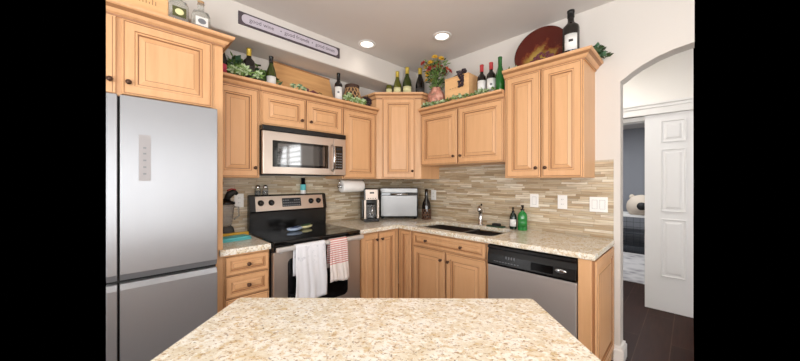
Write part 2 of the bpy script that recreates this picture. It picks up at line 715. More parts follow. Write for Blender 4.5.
# rear part of the room, behind the photographer
b = MB().box(-4.4, -4.3, -6.3, -4.3, 0, ZC).box(-4.4, -4.3, -2.3, -0.72, 0, ZC).box(-4.4, -4.3, -0.18, 0.12, 0, ZC).box(-4.4, -4.3, -0.72, -0.18, 2.2, ZC).box(-4.4, -4.3, -4.3, -2.3, 0, 0.55).box(-4.4, -4.3, -4.3, -2.3, 2.15, ZC)
struct(b.build('wall_left', 'wall'))
b = MB()
for x0, x1, z0, z1 in [(-4.3, -4.2, 0, ZC), (-2.8, -1.75, 0, ZC), (-1.42, 0.12, 0, ZC), (-4.2, -2.8, 2.35, ZC), (-1.75, -1.42, 2.45, ZC), (-1.75, -1.42, 0, 0.45)]:
    b.box(x0, x1, -6.1, -6.0, z0, z1)
struct(b.build('wall_rear', 'wall'))
b = MB()
for y0, y1, z0, z1 in [(-6.1, -5.2, 0, ZC), (-3.7, -3.16, 0, ZC), (-5.2, -3.7, 0, 0.9), (-5.2, -3.7, 2.2, ZC)]:
    b.box(0, 0.12, y0, y1, z0, z1)
struct(b.build('wall_side', 'wall'))


def shutter_window(name, mtx, w, h, slats=True, gap=0.11):
    r = MB()
    t = 0.05
    for a in ((0, t, 0, h), (w - t, w, 0, h), (0, w, 0, t), (0, w, h - t, h), (w / 2 - t / 2, w / 2 + t / 2, 0, h)):
        r.box(a[0], a[1], -0.02, 0.02, a[2], a[3], 0, mtx)
    if slats:
        z = t + gap / 2
        while z < h - t:
            r.box(t, w - t, -0.03, 0.03, -0.004, 0.004, 0, mtx @ T(0, 0, z) @ RX(R(28)))
            z += gap
    return struct(r.build(name, 'trim'))


shutter_window('added_window_1', T(-1.75, -6.05, 0.45), 0.33, 2.0, False)  # unseen opening, kept narrow for the streak on the fridge
shutter_window('added_window_3', T(-4.35, -4.3, 0.55) @ RZ(PI / 2), 2.0, 1.6, False)  # unseen window added for the light on the sink wall
shutter_window('window_2', T(0.06, -3.7, 0.9) @ RZ(-PI / 2), 1.5, 1.3)
shutter_window('added_door_3', T(-4.35, -0.72, 0.0) @ RZ(PI / 2), 0.54, 2.2, False)  # unseen glass door added for the dishwasher streak
shutter_window('added_door_2', T(-4.2, -6.05, 0.0), 1.4, 2.35, False)  # unseen door for the main light, set clear of the fridge reflection

# backsplash on both walls
b = MB().box(-2.181, 0, -0.012, 0, 0.914, 1.40)
struct(b.build('trim_backsplash_range', 'stone'))
b = MB().box(-0.012, 0, -2.189, -0.012, 0.914, 1.53).box(-0.012, 0, -2.308, -2.189, 0.914, 1.514)
struct(b.build('trim_backsplash_sink', 'stone'))

# baseboard round the end of the sink wall
b = MB().sweep([(0.0, -2.310), (0.0, -2.348), (0.12, -2.348), (0.12, -1.0)], [(0.0, 0, 0), (0.022, 0, 0), (0.022, 0.095, 0), (0.014, 0.105, 0), (0.014, 0.118, 0), (0.0, 0.125, 0)])
struct(b.build('baseboard_right', 'trim'))

# hall behind the arch
HX = 1.36
DH = 2.068
b = MB()
b.box(HX + 0.02, HX + 0.14, WY, -1.0, DH, ZC)
b.box(HX + 0.02, HX + 0.14, -2.0, -1.0, 0, DH)
struct(b.build('wall_hall', 'hallwall'))
b = MB().box(0.12, HX + 0.14, -1.1, -1.0, 0, ZC)
struct(b.build('wall_hall_end', 'hallwall'))
b = MB().box(0.12, HX + 0.14, WY, -1.0, ZC, ZC + 0.1)
struct(b.build('ceiling_hall', 'ceil'))
b = MB().sweep([(HX + 0.02, -1.9), (HX + 0.02, WY)], [(0, DH - 0.01, 0), (0.030, DH - 0.01, 0), (0.030, DH + 0.055, 0), (0.040, DH + 0.06, 0), (0.044, DH + 0.085, 0), (0.055, DH + 0.09, 0), (0.055, DH + 0.108, 0), (0, DH + 0.12, 0)])
struct(b.build('trim_1', 'trim'))
b = MB().box(HX + 0.07, HX + 0.14, WY, -2.0, DH - 0.055, DH - 0.01).box(HX + 0.14, HX + 0.2, WY, -2.0, DH - 0.06, DH + 0.1)
struct(b.build('trim_2', 'trim'))
# room beyond
b = MB()
b.box(5.3, 5.4, WY, -0.4, 0, 2.5)
b.box(HX + 0.2, 5.4, -0.5, -0.4, 0, 2.5)
struct(b.build('wall_far_room', 'grey_wall'))
b = MB().box(HX + 0.14, 5.4, WY, -0.4, 2.5, 2.6)
struct(b.build('ceiling_far_room', 'ceil'))


# six panel sliding door
def panel_door(y_left, y_right, x, z1):
    root = bpy.data.objects.new('door_1', None)
    C.objects.link(root)
    root.location = (x, y_left, 0)
    root.rotation_euler = (0, 0, -PI / 2)
    struct(root)
    W = abs(y_right - y_left)
    m = MB()
    m.box(0, W, -0.012, 0.028, 0.004, z1)
    o = m.build('door_slab', 'door_white', root)
    for z0, zz in [(0.36, 0.965), (1.035, 1.69), (1.755, 1.985)]:
        p = MB()
        x0, x1 = 0.125, 0.125 + 0.195
        p.rings(x0, x1, z0, zz, [(0, -0.012, 0), (0, -0.02, 0), (0.010, -0.022, 0), (0.016, -0.0125, 0), (0.034, -0.0125, 0), (0.052, -0.021, 0), (0.055, -0.021, 0)])
        q = p.build('door_panel', 'door_white', root)
    # leave a stile on the far side
    return root


panel_door(-2.366, WY, HX + 0.033, DH - 0.012)


# ------------------------------------------------------------------ cabinet parts
def door_prof(s=1.0, d=0.020):
    p = [(0, 0, 0), (0, -d + 0.004, 1), (0.004, -d, 0), (0.0075 * s, -d, 0), (0.0095 * s, -d + 0.0025, 1), (0.0115 * s, -d + 0.0025, 1), (0.0135 * s, -d, 0), (0.050 * s, -d, 0),
         (0.0525 * s, -d + 0.005, 1), (0.057 * s, -d + 0.003, 0), (0.062 * s, -d + 0.003, 0), (0.0635 * s, -d + 0.012, 1),
         (0.068 * s, -d + 0.012, 1), (0.092 * s, -d + 0.004, 0), (0.094 * s, -d + 0.002, 1), (0.098 * s, -d + 0.002, 0)]
    return p


def knob(parent, x, y, z):
    k = MB().lathe([(0.0, 0.0), (0.009, 0.0), (0.006, 0.008), (0.006, 0.012), (0.0125, 0.017), (0.0135, 0.022), (0.010, 0.028), (0.0, 0.030)], 14, 0, T(x, y, z) @ RX(PI / 2))
    return k.build('knob', 'knob', parent)


def front(parent, name, x0, x1, z0, z1, yf, knobs=(), s=1.0):
    """door or drawer front; yf = plane of the face frame it lies on"""
    s = min(s, (x1 - x0) / 0.24, (z1 - z0) / 0.24)
    m = MB().rings(x0, x1, z0, z1, door_prof(s), T(0, yf, 0))
    o = m.build(name, ['maple', 'glaze'], parent)
    for kx, kz in knobs:
        knob(o, kx, yf - 0.020, kz)
    return o


CROWN = [(0, -0.066, 0), (0.009, -0.066, 0), (0.011, -0.055, 1), (0.021, -0.048, 0), (0.031, -0.033, 0), (0.047, -0.020, 1), (0.054, -0.015, 0), (0.056, 0.0, 0), (0.0, 0.0, 0)]


def crown(parent, path, z, k=1.0):
    m = MB().sweep(path, [(o * k, z + dz, mi) for o, dz, mi in CROWN])
    return m.build('crown_moulding', ['maple', 'glaze'], parent)


def wall_cab(label, loc, rz, w, z0, z1, d, doors, crown_path=None, crown_z=None, group='upper cabinets', name='wall_cabinet'):
    t = thing(name, label, 'cabinet', (loc[0], loc[1], z0), rz, group)
    body = MB().box(0.001, w - 0.001, -d, -0.001, 0, z1 - z0)
    body.build('body', 'maple_flat', t, bevel=0.002)
    for x0, x1, a, bb, kn in doors:
        front(t, 'door', x0, x1, a - z0, bb - z0, -d, [(kx, kz - z0) for kx, kz in kn])
    if crown_path:
        crown(t, crown_path, crown_z - z0)
    return t


UD = 0.33
# left run: doors measured along x
wall_cab('narrow upper cabinet between fridge enclosure and microwave, one tall door', (-2.180, 0), 0, 0.314, 1.378, 2.11, UD,
         [(0.012, 0.300, 1.383, 2.062, [(0.272, 1.455)])], [(0.001, -UD), (0.313, -UD)], 2.13)
wall_cab('short two-door upper cabinet directly above the microwave', (-1.866, 0), 0, 0.762, 1.797, 2.11, UD,
         [(0.008, 0.374, 1.802, 2.062, [(0.336, 1.875)]), (0.388, 0.752, 1.802, 2.062, [(0.42, 1.875)])], [(0.001, -UD), (0.761, -UD)], 2.13)
wall_cab('single-door upper cabinet above the paper towel roll', (-1.104, 0), 0, 0.428, 1.378, 2.11, UD,
         [(0.012, 0.406, 1.383, 2.062, [])], [(0.001, -UD), (0.427, -UD)], 2.13)
# corner cabinet
CK = 0.672
t = thing('wall_cabinet', 'taller angled corner upper cabinet with four bottles on top', 'cabinet', (0, 0, 1.378), 0, 'upper cabinets')
b = MB().prism([(-0.002, -0.002), (-CK, -0.002), (-CK, -UD), (-UD, -CK), (-0.002, -CK)], 0, 2.285 - 1.378)
b.build('body', 'maple_flat', t, bevel=0.002)
Lg = math.hypot(CK - UD, CK - UD)
dm = T(-CK, -UD, 0) @ RZ(-PI / 4)
o = MB().rings(0.068, Lg - 0.068, 0.008, 2.245 - 1.378, door_prof(1.0), dm).build('door', ['maple', 'glaze'], t)
k = MB().lathe([(0.0, 0.0), (0.009, 0.0), (0.006, 0.008), (0.006, 0.012), (0.0125, 0.017), (0.0135, 0.022), (0.010, 0.028), (0.0, 0.030)], 14, 0, dm @ T(Lg - 0.096, -0.02, 0.085) @ RX(PI / 2))
k.build('knob', 'knob', o)
crown(t, [(-CK, -0.01), (-CK, -UD), (-UD, -CK), (-0.01, -CK)], 2.305 - 1.378, 0.7)
# over the sink and tall right
wall_cab('two-door upper cabinet hung higher, over the sink', (0, -0.677), -PI / 2, 0.934, 1.517, 2.10, UD,
         [(0.010, 0.466, 1.522, 2.050, [(0.432, 1.595)]), (0.480, 0.924, 1.522, 2.050, [(0.512, 1.595)])], [(0.001, -UD), (0.933, -UD)], 2.122)
wall_cab('tall two-door upper cabinet at the right end, carrying the painted plate', (0, -1.613), -PI / 2, 0.578, 1.378, 2.25, UD,
         [(0.018, 0.289, 1.383, 2.208, [(0.262, 1.455)]), (0.301, 0.570, 1.383, 2.208, [(0.330, 1.455)])],
         [(0.0, -UD), (0.578, -UD), (0.578, -0.01)], 2.27)

# fridge enclosure
t = thing('fridge_enclosure', 'deep cabinet over the refrigerator with tall side panel and crown', 'cabinet', (WX, 0, 0), 0)
x0 = -2.705 - WX
MB().box(x0, -2.226 - WX, -0.61, -0.002, 1.80, 2.25).build('body', 'maple_flat', t, bevel=0.002)
MB().box(-2.226 - WX, -2.182 - WX, -0.61, -0.002, 0.0, 2.25).build('side_panel', 'maple_flat', t, bevel=0.002)
front(t, 'door', -2.648 - WX, -2.244 - WX, 1.808, 2.205, -0.61, [(-2.622 - WX, 1.872)])
d2 = MB().box(x0, -2.671 - WX, -0.63, -0.61, 1.808, 2.205, 0).box(-2.684 - WX, -2.680 - WX, -0.6305, -0.63, 1.812, 2.2, 1)
d2 = d2.build('door', ['maple', 'glaze'], t)
knob(d2, -2.692 - WX, -0.63, 1.872)
crown(t, [(x0, -0.61), (-2.182 - WX, -0.61), (-2.182 - WX, -0.002)], 2.275)

# ------------------------------------------------------------------ refrigerator
t = thing('refrigerator', 'tall brushed steel refrigerator with upper and lower doors at left', 'refrigerator', (-2.47, 0, 0), 0)
ox = 2.47
FY = -0.72
MB().box(-2.703 + ox, -2.232 + ox, -0.66, -0.03, 0.03, 1.785).build('body', 'black_matte', t)


def fr_door(name, x0, x1, z0, z1, lip_low, lip_top):
    m = MB()
    # rounded-edged slab; profile in (y, z)
    prof = [(-0.662, z0 + (0.0 if not lip_low else 0.0))]
    pts = []
    if lip_low:
        pts = [(-0.664, z0), (FY + 0.022, z0), (FY, z0 + 0.034), (FY, z1 - 0.004), (FY + 0.004, z1), (-0.664, z1)]
    else:
        pts = [(-0.664, z0), (FY + 0.004, z0), (FY, z0 + 0.004), (FY, z1 - 0.028), (FY + 0.014, z1), (-0.664, z1)]
    mtx = Matrix(((0, 0, 1, 0), (1, 0, 0, 0), (0, 1, 0, 0), (0, 0, 0, 1)))
    m.prism(pts, x0 + ox, x1 + ox, 0, mtx)
    return m.build(name, 'steel', t, bevel=0.003)


ud = fr_door('upper_door', -2.655, -2.235, 0.848, 1.785, True, False)
fr_door('upper_door', -2.703, -2.664, 0.848, 1.785, True, False)
fr_door('lower_door', -2.655, -2.235, 0.06, 0.832, False, True)
fr_door('lower_door', -2.703, -2.664, 0.06, 0.832, False, True)
cp = MB().box(-2.585 + ox, -2.538 + ox, FY - 0.0012, FY + 0.001, 1.352, 1.592)
cp = cp.build('control_panel', mat('grey_panel', (150, 146, 146), 0.4, 0.2), ud)
for z in (1.52, 1.49, 1.455, 1.42, 1.385):
    MB().box(-2.568 + ox, -2.556 + ox, FY - 0.0018, FY - 0.001, z, z + 0.008).build('touch_icon', 'grey_print', ud)

# ------------------------------------------------------------------ base cabinets
BD = 0.605


def base_cab(label, loc, rz, w, fronts, d=BD, open_top=False):
    t = thing('base_cabinet', label, 'cabinet', (loc[0], loc[1], 0), rz, 'base cabinets')
    if open_top:
        m = MB().box(0.001, w - 0.001, -d, -d + 0.02, 0.10, 0.872).box(0.001, w - 0.001, -0.042, -0.03, 0.10, 0.872).box(0.001, w - 0.001, -d + 0.02, -0.042, 0.10, 0.118)
        m.box(0.001, 0.012, -d + 0.02, -0.042, 0.118, 0.68).box(w - 0.012, w - 0.001, -d + 0.02, -0.042, 0.118, 0.68)
        m.build('body', 'maple_flat', t)
    else:
        MB().box(0.001, w - 0.001, -d, -0.03, 0.10, 0.872).build('body', 'maple_flat', t, bevel=0.002)
    MB().box(0.001, w - 0.001, -d + 0.06, -0.03, 0.0, 0.10).build('toe_kick', 'glaze', t)
    for nm, x0, x1, z0, z1, kn in fronts:
        front(t, nm, x0, x1, z0, z1, -d, kn)
    return t


base_cab('narrow drawer base cabinet between refrigerator and range', (-2.180, 0), 0, 0.288,
         [('drawer', 0.010, 0.280, 0.735, 0.858, [(0.145, 0.797)]), ('drawer', 0.010, 0.280, 0.588, 0.727, [(0.145, 0.657)]),
          ('drawer', 0.010, 0.280, 0.358, 0.580, [(0.145, 0.47)]), ('drawer', 0.010, 0.280, 0.115, 0.350, [(0.145, 0.235)])])
base_cab('two-door base cabinet between range and inner corner', (-1.122, 0), 0, 0.515,
         [('door', 0.022, 0.232, 0.115, 0.862, [(0.205, 0.80)]), ('door', 0.240, 0.462, 0.115, 0.862, [(0.270, 0.80)])])
base_cab('slim one-door base cabinet at the inner corner beside sink cabinet', (0, -0.608), -PI / 2, 0.205,
         [('door', 0.044, 0.192, 0.115, 0.862, [])], open_top=True)
base_cab('sink base cabinet with wide false drawer over two doors', (0, -0.814), -PI / 2, 0.798,
         [('drawer_front', 0.012, 0.780, 0.740, 0.862, [(0.18, 0.80), (0.56, 0.80)]),
          ('door', 0.012, 0.388, 0.115, 0.728, [(0.352, 0.655)]), ('door', 0.400, 0.780, 0.115, 0.728, [(0.432, 0.655)])], open_top=True)
# end panel
t = thing('end_cabinet', 'wood end cabinet with raised side panel right of dishwasher', 'cabinet', (0, -2.224, 0), -PI / 2)
MB().box(0.0, 0.070, -0.625, -0.001, 0.0, 0.872).build('body', 'maple_flat', t, bevel=0.002)
p = MB().rings(0.02, 0.605, 0.10, 0.862, door_prof(1.1), T(0.070, 0, 0) @ RZ(PI / 2) @ T(-0.62, 0, 0))
p.build('side_panel', ['maple', 'glaze'], t)

# ------------------------------------------------------------------ worktops
ZT = 0.914
TH = 0.038


def slab(name, outer, holes, label, z1=ZT, th=TH, rz=0, loc=(0, 0, 0), bev=0.006):
    bm = bmesh.new()
    es = []
    for loop in [outer] + holes:
        vs = [bm.verts.new((x, y, z1)) for x, y in loop]
        for i in range(len(vs)):
            es.append(bm.edges.new((vs[i], vs[(i + 1) % len(vs)])))
    bmesh.ops.triangle_fill(bm, use_beauty=True, use_dissolve=False, edges=es)
    for f in bm.faces:
        if f.normal.z < 0:
            f.normal_flip()
    r = bmesh.ops.extrude_face_region(bm, geom=list(bm.faces))
    for v in [g for g in r['geom'] if isinstance(g, bmesh.types.BMVert)]:
        v.co.z -= th
    bmesh.ops.recalc_face_normals(bm, faces=bm.faces)
    me = bpy.data.meshes.new(name)
    bm.to_mesh(me)
    bm.free()
    me.materials.append(M['granite'])
    o = bpy.data.objects.new(name, me)
    C.objects.link(o)
    o.location = loc
    o.rotation_euler = (0, 0, rz)
    md = o.modifiers.new('bevel', 'BEVEL')
    md.width = bev
    md.segments = 3
    md.limit_method = 'ANGLE'
    md.angle_limit = R(40)
    tag(o, label, 'countertop')
    return o


def rrect(x0, x1, y0, y1, r, n=5):
    pts = []
    for cx, cy, a in ((x1 - r, y1 - r, 0), (x0 + r, y1 - r, 90), (x0 + r, y0 + r, 180), (x1 - r, y0 + r, 270)):
        for i in range(n + 1):
            t_ = R(a + 90 * i / n)
            pts.append((cx + r * math.cos(t_), cy + r * math.sin(t_)))
    return pts


slab('countertop', [(-2.205, -0.613), (-2.180, -0.613), (-2.180, -0.013), (-1.892, -0.013), (-1.892, -0.645), (-2.205, -0.645)], [],
     'small speckled granite countertop between refrigerator and range')
bowl1 = rrect(-0.560, -0.120, -1.240, -0.765, 0.07)
bowl2 = rrect(-0.545, -0.150, -1.595, -1.265, 0.06)
hole = rrect(-0.560, -0.120, -1.605, -0.765, 0.075)
slab('countertop', [(-1.124, -0.013), (-0.013, -0.013), (-0.013, -2.316), (-0.645, -2.316), (-0.645, -0.645), (-1.124, -0.645)], [hole],
     'long granite countertop turning the corner under toaster oven and sink')

# sink
t = thing('sink', 'dark double bowl sink set under the granite', 'sink', (-0.355, -1.17, 0.70))
m = MB()
for lp, dz in ((bowl1, 0.70), (bowl2, 0.74)):
    n = len(lp)
    cx = sum(p[0] for p in lp) / n
    cy = sum(p[1] for p in lp) / n
    v = [(x, y, 0.874) for x, y in lp] + [(cx + (x - cx) * 0.93, cy + (y - cy) * 0.93, dz + 0.02) for x, y in lp] + [(cx + (x - cx) * 0.85, cy + (y - cy) * 0.85, dz) for x, y in lp]
    f = []
    for j in range(2):
        f += [(j * n + i, j * n + (i + 1) % n, (j + 1) * n + (i + 1) % n, (j + 1) * n + i) for i in range(n)]
    f.append(tuple(range(2 * n, 3 * n)))
    m.add(v, f, 0, True, T(0.355, 1.17, -0.70))
o = m.build('bowls', 'sink', t, solid=0.006, recalc=False)
m = MB().box(-0.195, 0.225, -0.100, -0.066, 0.11, 0.185)
m.build('divider', 'sink', t, bevel=0.008)
MB().lathe([(0, 0.006), (0.03, 0.008), (0.042, 0.004), (0.042, 0.001)], 16, 0, T(0, 0.15, 0)).build('drain', 'chrome', t)
MB().lathe([(0, 0.046), (0.03, 0.048), (0.042, 0.044), (0.042, 0.041)], 16, 0, T(0, -0.235, 0)).build('drain', 'chrome', t)

# faucet
t = thing('faucet', 'chrome kitchen faucet standing behind the sink', 'faucet', (-0.070, -1.235, ZT))
MB().lathe([(0, 0), (0.028, 0), (0.028, 0.008), (0.021, 0.014), (0.019, 0.10), (0.022, 0.12), (0.022, 0.15), (0.012, 0.165), (0, 0.168)], 18).build('base', 'chrome', t)
MB().tube([(0, 0, 0.11), (-0.03, -0.014, 0.165), (-0.07, -0.034, 0.19), (-0.115, -0.056, 0.18), (-0.13, -0.064, 0.15)], [0.015, 0.017, 0.019, 0.021, 0.019], 12).build('spout', 'chrome', t)
MB().tube([(0, 0, 0.15), (0.005, 0.0, 0.18), (-0.015, -0.02, 0.205), (-0.035, -0.028, 0.212)], [0.011, 0.010, 0.008, 0.007], 10).build('handle', 'black', t)

# island
t = thing('island_cabinet', 'wood cabinet under the kitchen island worktop', 'cabinet', (-1.949 - 0.60, -1.916 - 0.60, 0), -PI / 4)
IW, IL = 1.094, 1.75
MB().box(-IW / 2 + 0.05, IW / 2 - 0.05, -0.82, 0.80, 0.10, 0.872).build('body', 'maple_flat', t)
MB().box(-IW / 2 + 0.10, IW / 2 - 0.10, -0.77, 0.74, 0.0, 0.10).build('toe_kick', 'glaze', t)
for s in (0, 1, 2):
    xa = -IW / 2 + 0.06 + s * 0.325
    m = MB().rings(xa, xa + 0.315, 0.12, 0.86, door_prof(1.0), T(0, 0.80, 0) @ RZ(PI) @ T(0, 0, 0))
    m.build('panel', ['maple', 'glaze'], t)
slab('island_countertop', rrect(-IW / 2, IW / 2, -0.90, 0.848, 0.012, 3), [], 'large speckled granite island top in the foreground', rz=-PI / 4, loc=(-1.949 - 0.60, -1.916 - 0.60, 0))

# ------------------------------------------------------------------ dishwasher
t = thing('dishwasher', 'stainless dishwasher with black control strip under the counter', 'dishwasher', (0, -1.616, 0), -PI / 2)
MB().box(0.003, 0.605, -0.57, -0.03, 0.03, 0.868).build('body', 'black_matte', t)
MB().box(0.006, 0.602, -0.635, -0.571, 0.115, 0.716).build('door', 'steel_dw', t, bevel=0.004)
MB().box(0.006, 0.602, -0.56, -0.50, 0.012, 0.112).build('kick_plate', 'black', t)
pr = [(-0.571, 0.718), (-0.640, 0.720), (-0.645, 0.735), (-0.640, 0.800), (-0.628, 0.835), (-0.628, 0.842), (-0.642, 0.846), (-0.642, 0.864), (-0.571, 0.868)]
mt = Matrix(((0, 0, 1, 0), (1, 0, 0, 0), (0, 1, 0, 0), (0, 0, 0, 1)))
cpn = MB().prism(pr, 0.006, 0.602, 0, mt).build('control_strip', 'black', t, bevel=0.002)
m = MB()
m.box(0.33, 0.47, -0.647, -0.643, 0.745, 0.795)
m.build('latch_recess', 'black_glass', cpn)
for i in range(9):
    MB().box(0.06 + i * 0.022, 0.07 + i * 0.022, -0.6465, -0.644, 0.752, 0.757).build('button', 'grey_print', cpn)
for i in range(4):
    MB().box(0.15 + i * 0.02, 0.157 + i * 0.02, -0.6440, -0.640, 0.782, 0.800).build('indicator', 'grey_print', cpn)
m = MB().lathe([(0, 0.004), (0.85, 0.004), (1.0, 0.001), (1.0, 0)], 28, 0, T(0.515, -0.6435, 0.775) @ RX(PI / 2) @ Matrix.Diagonal((0.036, 0.014, 1, 1)))
bd = m.build('badge', 'chrome', cpn)
m = MB().tube([(0.515 + 0.028 * math.cos(a / 10 * PI * 1.6 + 0.6), -0.6478, 0.775 + 0.009 * math.sin(a / 10 * PI * 1.6 + 0.6)) for a in range(11)], 0.001, 5)
m.build('badge_swirl', 'grey_print', bd)

# ------------------------------------------------------------------ range
RX0, RX1 = -1.887, -1.129
RW = RX1 - RX0
t = thing('range', 'freestanding electric range with black glass cooktop and steel front', 'stove', (RX0, 0, 0))
MB().box(0.002, RW - 0.002, -0.615, -0.02, 0.02, 0.895).build('body', 'black_matte', t)
ct = MB().prism(rrect(0, RW, -0.665, -0.065, 0.012, 3), 0.896, 0.920).build('cooktop', 'black_glass', t, bevel=0.005)
for cx, cy, r in ((0.20, -0.48, 0.10), (0.56, -0.48, 0.085), (0.20, -0.22, 0.075), (0.56, -0.22, 0.10)):
    MB().lathe([(r - 0.002, 0.9203), (r + 0.001, 0.9206), (r + 0.003, 0.9203)], 36, 0, T(cx, cy, 0)).build('burner_ring', 'display', ct)
# back guard
bg = MB().prism([(-0.070, 0.915), (-0.020, 0.915), (-0.020, 1.225), (-0.045, 1.232), (-0.062, 1.222), (-0.090, 1.085), (-0.078, 1.075)], 0.022, RW - 0.004, 0, mt).build('backguard', 'black', t, bevel=0.004)
pl = MB().prism([(-0.0645, 1.215), (-0.0915, 1.088), (-0.0935, 1.090), (-0.0665, 1.217)], 0.070, RW - 0.045, 0, mt).build('control_panel', 'steel_h', t)
ang = math.atan2(0.027, 0.127)


def on_panel(x, s):   # point on the slanted panel, s from 0 (bottom) to 1
    return T(x, -0.0935 + 0.027 * s, 1.090 + 0.127 * s) @ RX(-ang)


for kx in (0.115, 0.205, 0.585, 0.665):
    k = MB().lathe([(0, 0.026), (0.016, 0.026), (0.019, 0.020), (0.022, 0.004), (0.027, 0.0)], 18, 0, on_panel(kx, 0.55) @ RX(PI / 2))
    k.box(-0.004, 0.004, -0.030, -0.018, -0.018, 0.018, 0, on_panel(kx, 0.55))
    k.build('knob', 'black', pl)
ds = MB().box(-0.09, 0.09, -0.003, 0.0, -0.040, 0.040, 0, on_panel(0.39, 0.52)).build('display', 'display', pl)
m = MB()
for r in range(3):
    for c in range(8):
        if 2 < c < 5 and r == 2:
            continue
        m.box(-0.082 + c * 0.021, -0.070 + c * 0.021, -0.0038, -0.003, -0.033 + r * 0.024, -0.024 + r * 0.024, 0, on_panel(0.39, 0.52))
m.build('buttons', 'grey_print', ds)
m = MB().lathe([(0, 0.002), (1, 0.002), (1, 0)], 20, 0, T(0.37, -0.0705, 1.052) @ RX(PI / 2) @ Matrix.Diagonal((0.022, 0.007, 1, 1)))
m.build('badge', 'chrome', bg)
# oven door
od = MB().box(0.004, RW - 0.004, -0.660, -0.617, 0.235, 0.845).build('oven_door', 'steel_h', t, bevel=0.006)
MB().box(0.002, RW - 0.002, -0.662, -0.617, 0.849, 0.893).build('front_strip', 'black', t, bevel=0.003)
MB().prism([(x, z) for x, z in rrect(0.105, 0.622, 0.395, 0.79, 0.04)], -0.001, 0.003, 0, T(0, -0.660, 0) @ RX(PI / 2)).build('oven_window', 'oven_glass', od)
MB().prism([(x, z) for x, z in rrect(0.145, 0.582, 0.435, 0.75, 0.02)], 0.0032, 0.0036, 0, T(0, -0.660, 0) @ RX(PI / 2)).build('window_inner', 'black_glass', od)
hd = MB().box(0.006, RW - 0.006, -0.722, -0.692, 0.853, 0.888)
for x in (0.04, RW - 0.04):
    hd.box(x - 0.014, x + 0.014, -0.708, -0.655, 0.842, 0.868)
hd.build('handle', mat('handle_steel', (216, 212, 208), 0.38, 0.6), od, bevel=0.008)
MB().box(0.004, RW - 0.004, -0.655, -0.617, 0.06, 0.225).build('storage_drawer', 'steel_h', t, bevel=0.006)


# towels draped over the oven handle
def towel(name, label, x0, x1, zf, zb, m, seed, skew=0.0):
    rnd = random.Random(seed)
    nx, ns = 26, 40
    zt = 0.893
    yc = -0.708
    path = []
    hf = zt - zf
    for i in range(18):
        s = i / 17
        path.append((-0.021 - 0.003 * math.sin(PI * s), zf + (0.872 - zf) * s, 1 - s))
    for i in range(1, 8):
        a = PI * i / 8
        path.append((-0.021 * math.cos(a), 0.872 + 0.021 * math.sin(a), 0))
    for i in range(10):
        s = i / 9
        path.append((0.021 + 0.002 * math.sin(PI * s), 0.872 - (0.872 - zb) * s, s * 0.3))
    ph = [rnd.uniform(0, 6) for _ in range(4)]
    v, f = [], []
    for (dy, z, k) in path:
        for i in range(nx + 1):
            u = i / nx
            x = x0 + (x1 - x0) * u
            wv = 0.010 * math.sin(u * 11 + ph[0]) * (0.15 + 0.85 * k) + 0.006 * math.sin(u * 23 + ph[1] + z * 9) * (0.2 + 0.8 * k)
            if dy > 0:
                wv = min(wv * 0.4, 0.01)
                wv = abs(wv) * 0.5
            else:
                wv = -abs(wv) - 0.004 * k
            zz = z + (0.012 * math.sin(u * 5 + ph[2]) + skew * (u - 0.5)) * k * (1 if dy < 0 else 0)
            xx = x + (u - 0.5) * -0.02 * (1 - k) + 0.006 * math.sin(z * 17 + ph[3]) * k
            v.append((xx, yc + dy + wv, zz))
    w1 = nx + 1
    for j in range(len(path) - 1):
        for i in range(nx):
            f.append((j * w1 + i, j * w1 + i + 1, (j + 1) * w1 + i + 1, (j + 1) * w1 + i))
    mb = MB()
    mb.add(v, f, 0, True)
    o = mb.build(name, m, solid=0.003, recalc=False)
    tag(o, label, 'towel', 'towels on the oven handle')
    return o


towel('dish_towel', 'white dish towel with grey embroidery, longer one on oven handle', -1.762, -1.505, 0.485, 0.66, 'towel_white', 3, -0.03)
towel('dish_towel', 'shorter dish towel with pink red stripes on oven handle', -1.484, -1.305, 0.555, 0.66, 'towel_striped', 8, 0.015)

# ------------------------------------------------------------------ microwave
MX0, MX1 = -1.868, -1.108
MW = MX1 - MX0
t = thing('microwave', 'stainless over-the-range microwave with dark window', 'microwave', (MX0, 0, 1.405))
MB().box(0.003, MW - 0.003, -0.365, -0.014, 0.0, 0.385).build('body', 'black_matte', t)
MB().box(-0.0, MW, -0.402, -0.30, 0.346, 0.386).build('vent_grille', 'black', t, bevel=0.003)
dr = MB().box(0.002, 0.625, -0.40, -0.367, 0.004, 0.343).build('door', 'steel_h', t, bevel=0.004)
MB().prism(rrect(0.075, 0.572, 0.062, 0.272, 0.006), 0, 0.003, 0, T(0, -0.400, 0) @ RX(PI / 2)).build('window', 'black_glass', dr)
MB().prism(rrect(0.115, 0.535, 0.082, 0.252, 0.006), 0.003, 0.0034, 0, T(0, -0.400, 0) @ RX(PI / 2)).build('window_mesh', mat('window_mesh', (62, 58, 56), 0.05, IOR=2.1), dr)
hh = MB().tube([(0.612, -0.402, 0.045), (0.608, -0.440, 0.065), (0.607, -0.448, 0.16), (0.608, -0.440, 0.255), (0.612, -0.402, 0.275)], 0.012, 12)
hh.build('handle', 'chrome', dr)
cpm = MB().box(0.628, MW - 0.002, -0.40, -0.367, 0.004, 0.343).build('control_panel', 'steel_h', t, bevel=0.004)
MB().prism(rrect(0.640, 0.722, 0.058, 0.275, 0.005), 0, 0.003, 0, T(0, -0.400, 0) @ RX(PI / 2)).build('keypad', 'black_glass', cpm)
for r in range(6):
    for c in range(3):
        MB().box(0.650 + c * 0.023, 0.664 + c * 0.023, -0.4036, -0.403, 0.075 + r * 0.025, 0.083 + r * 0.025).build('key', 'grey_print', cpm)
MB().box(0.652, 0.710, -0.4036, -0.403, 0.238, 0.258).build('clock', 'display', cpm)


# ------------------------------------------------------------------ bottles
CAMXY = (-2.658, -2.717)


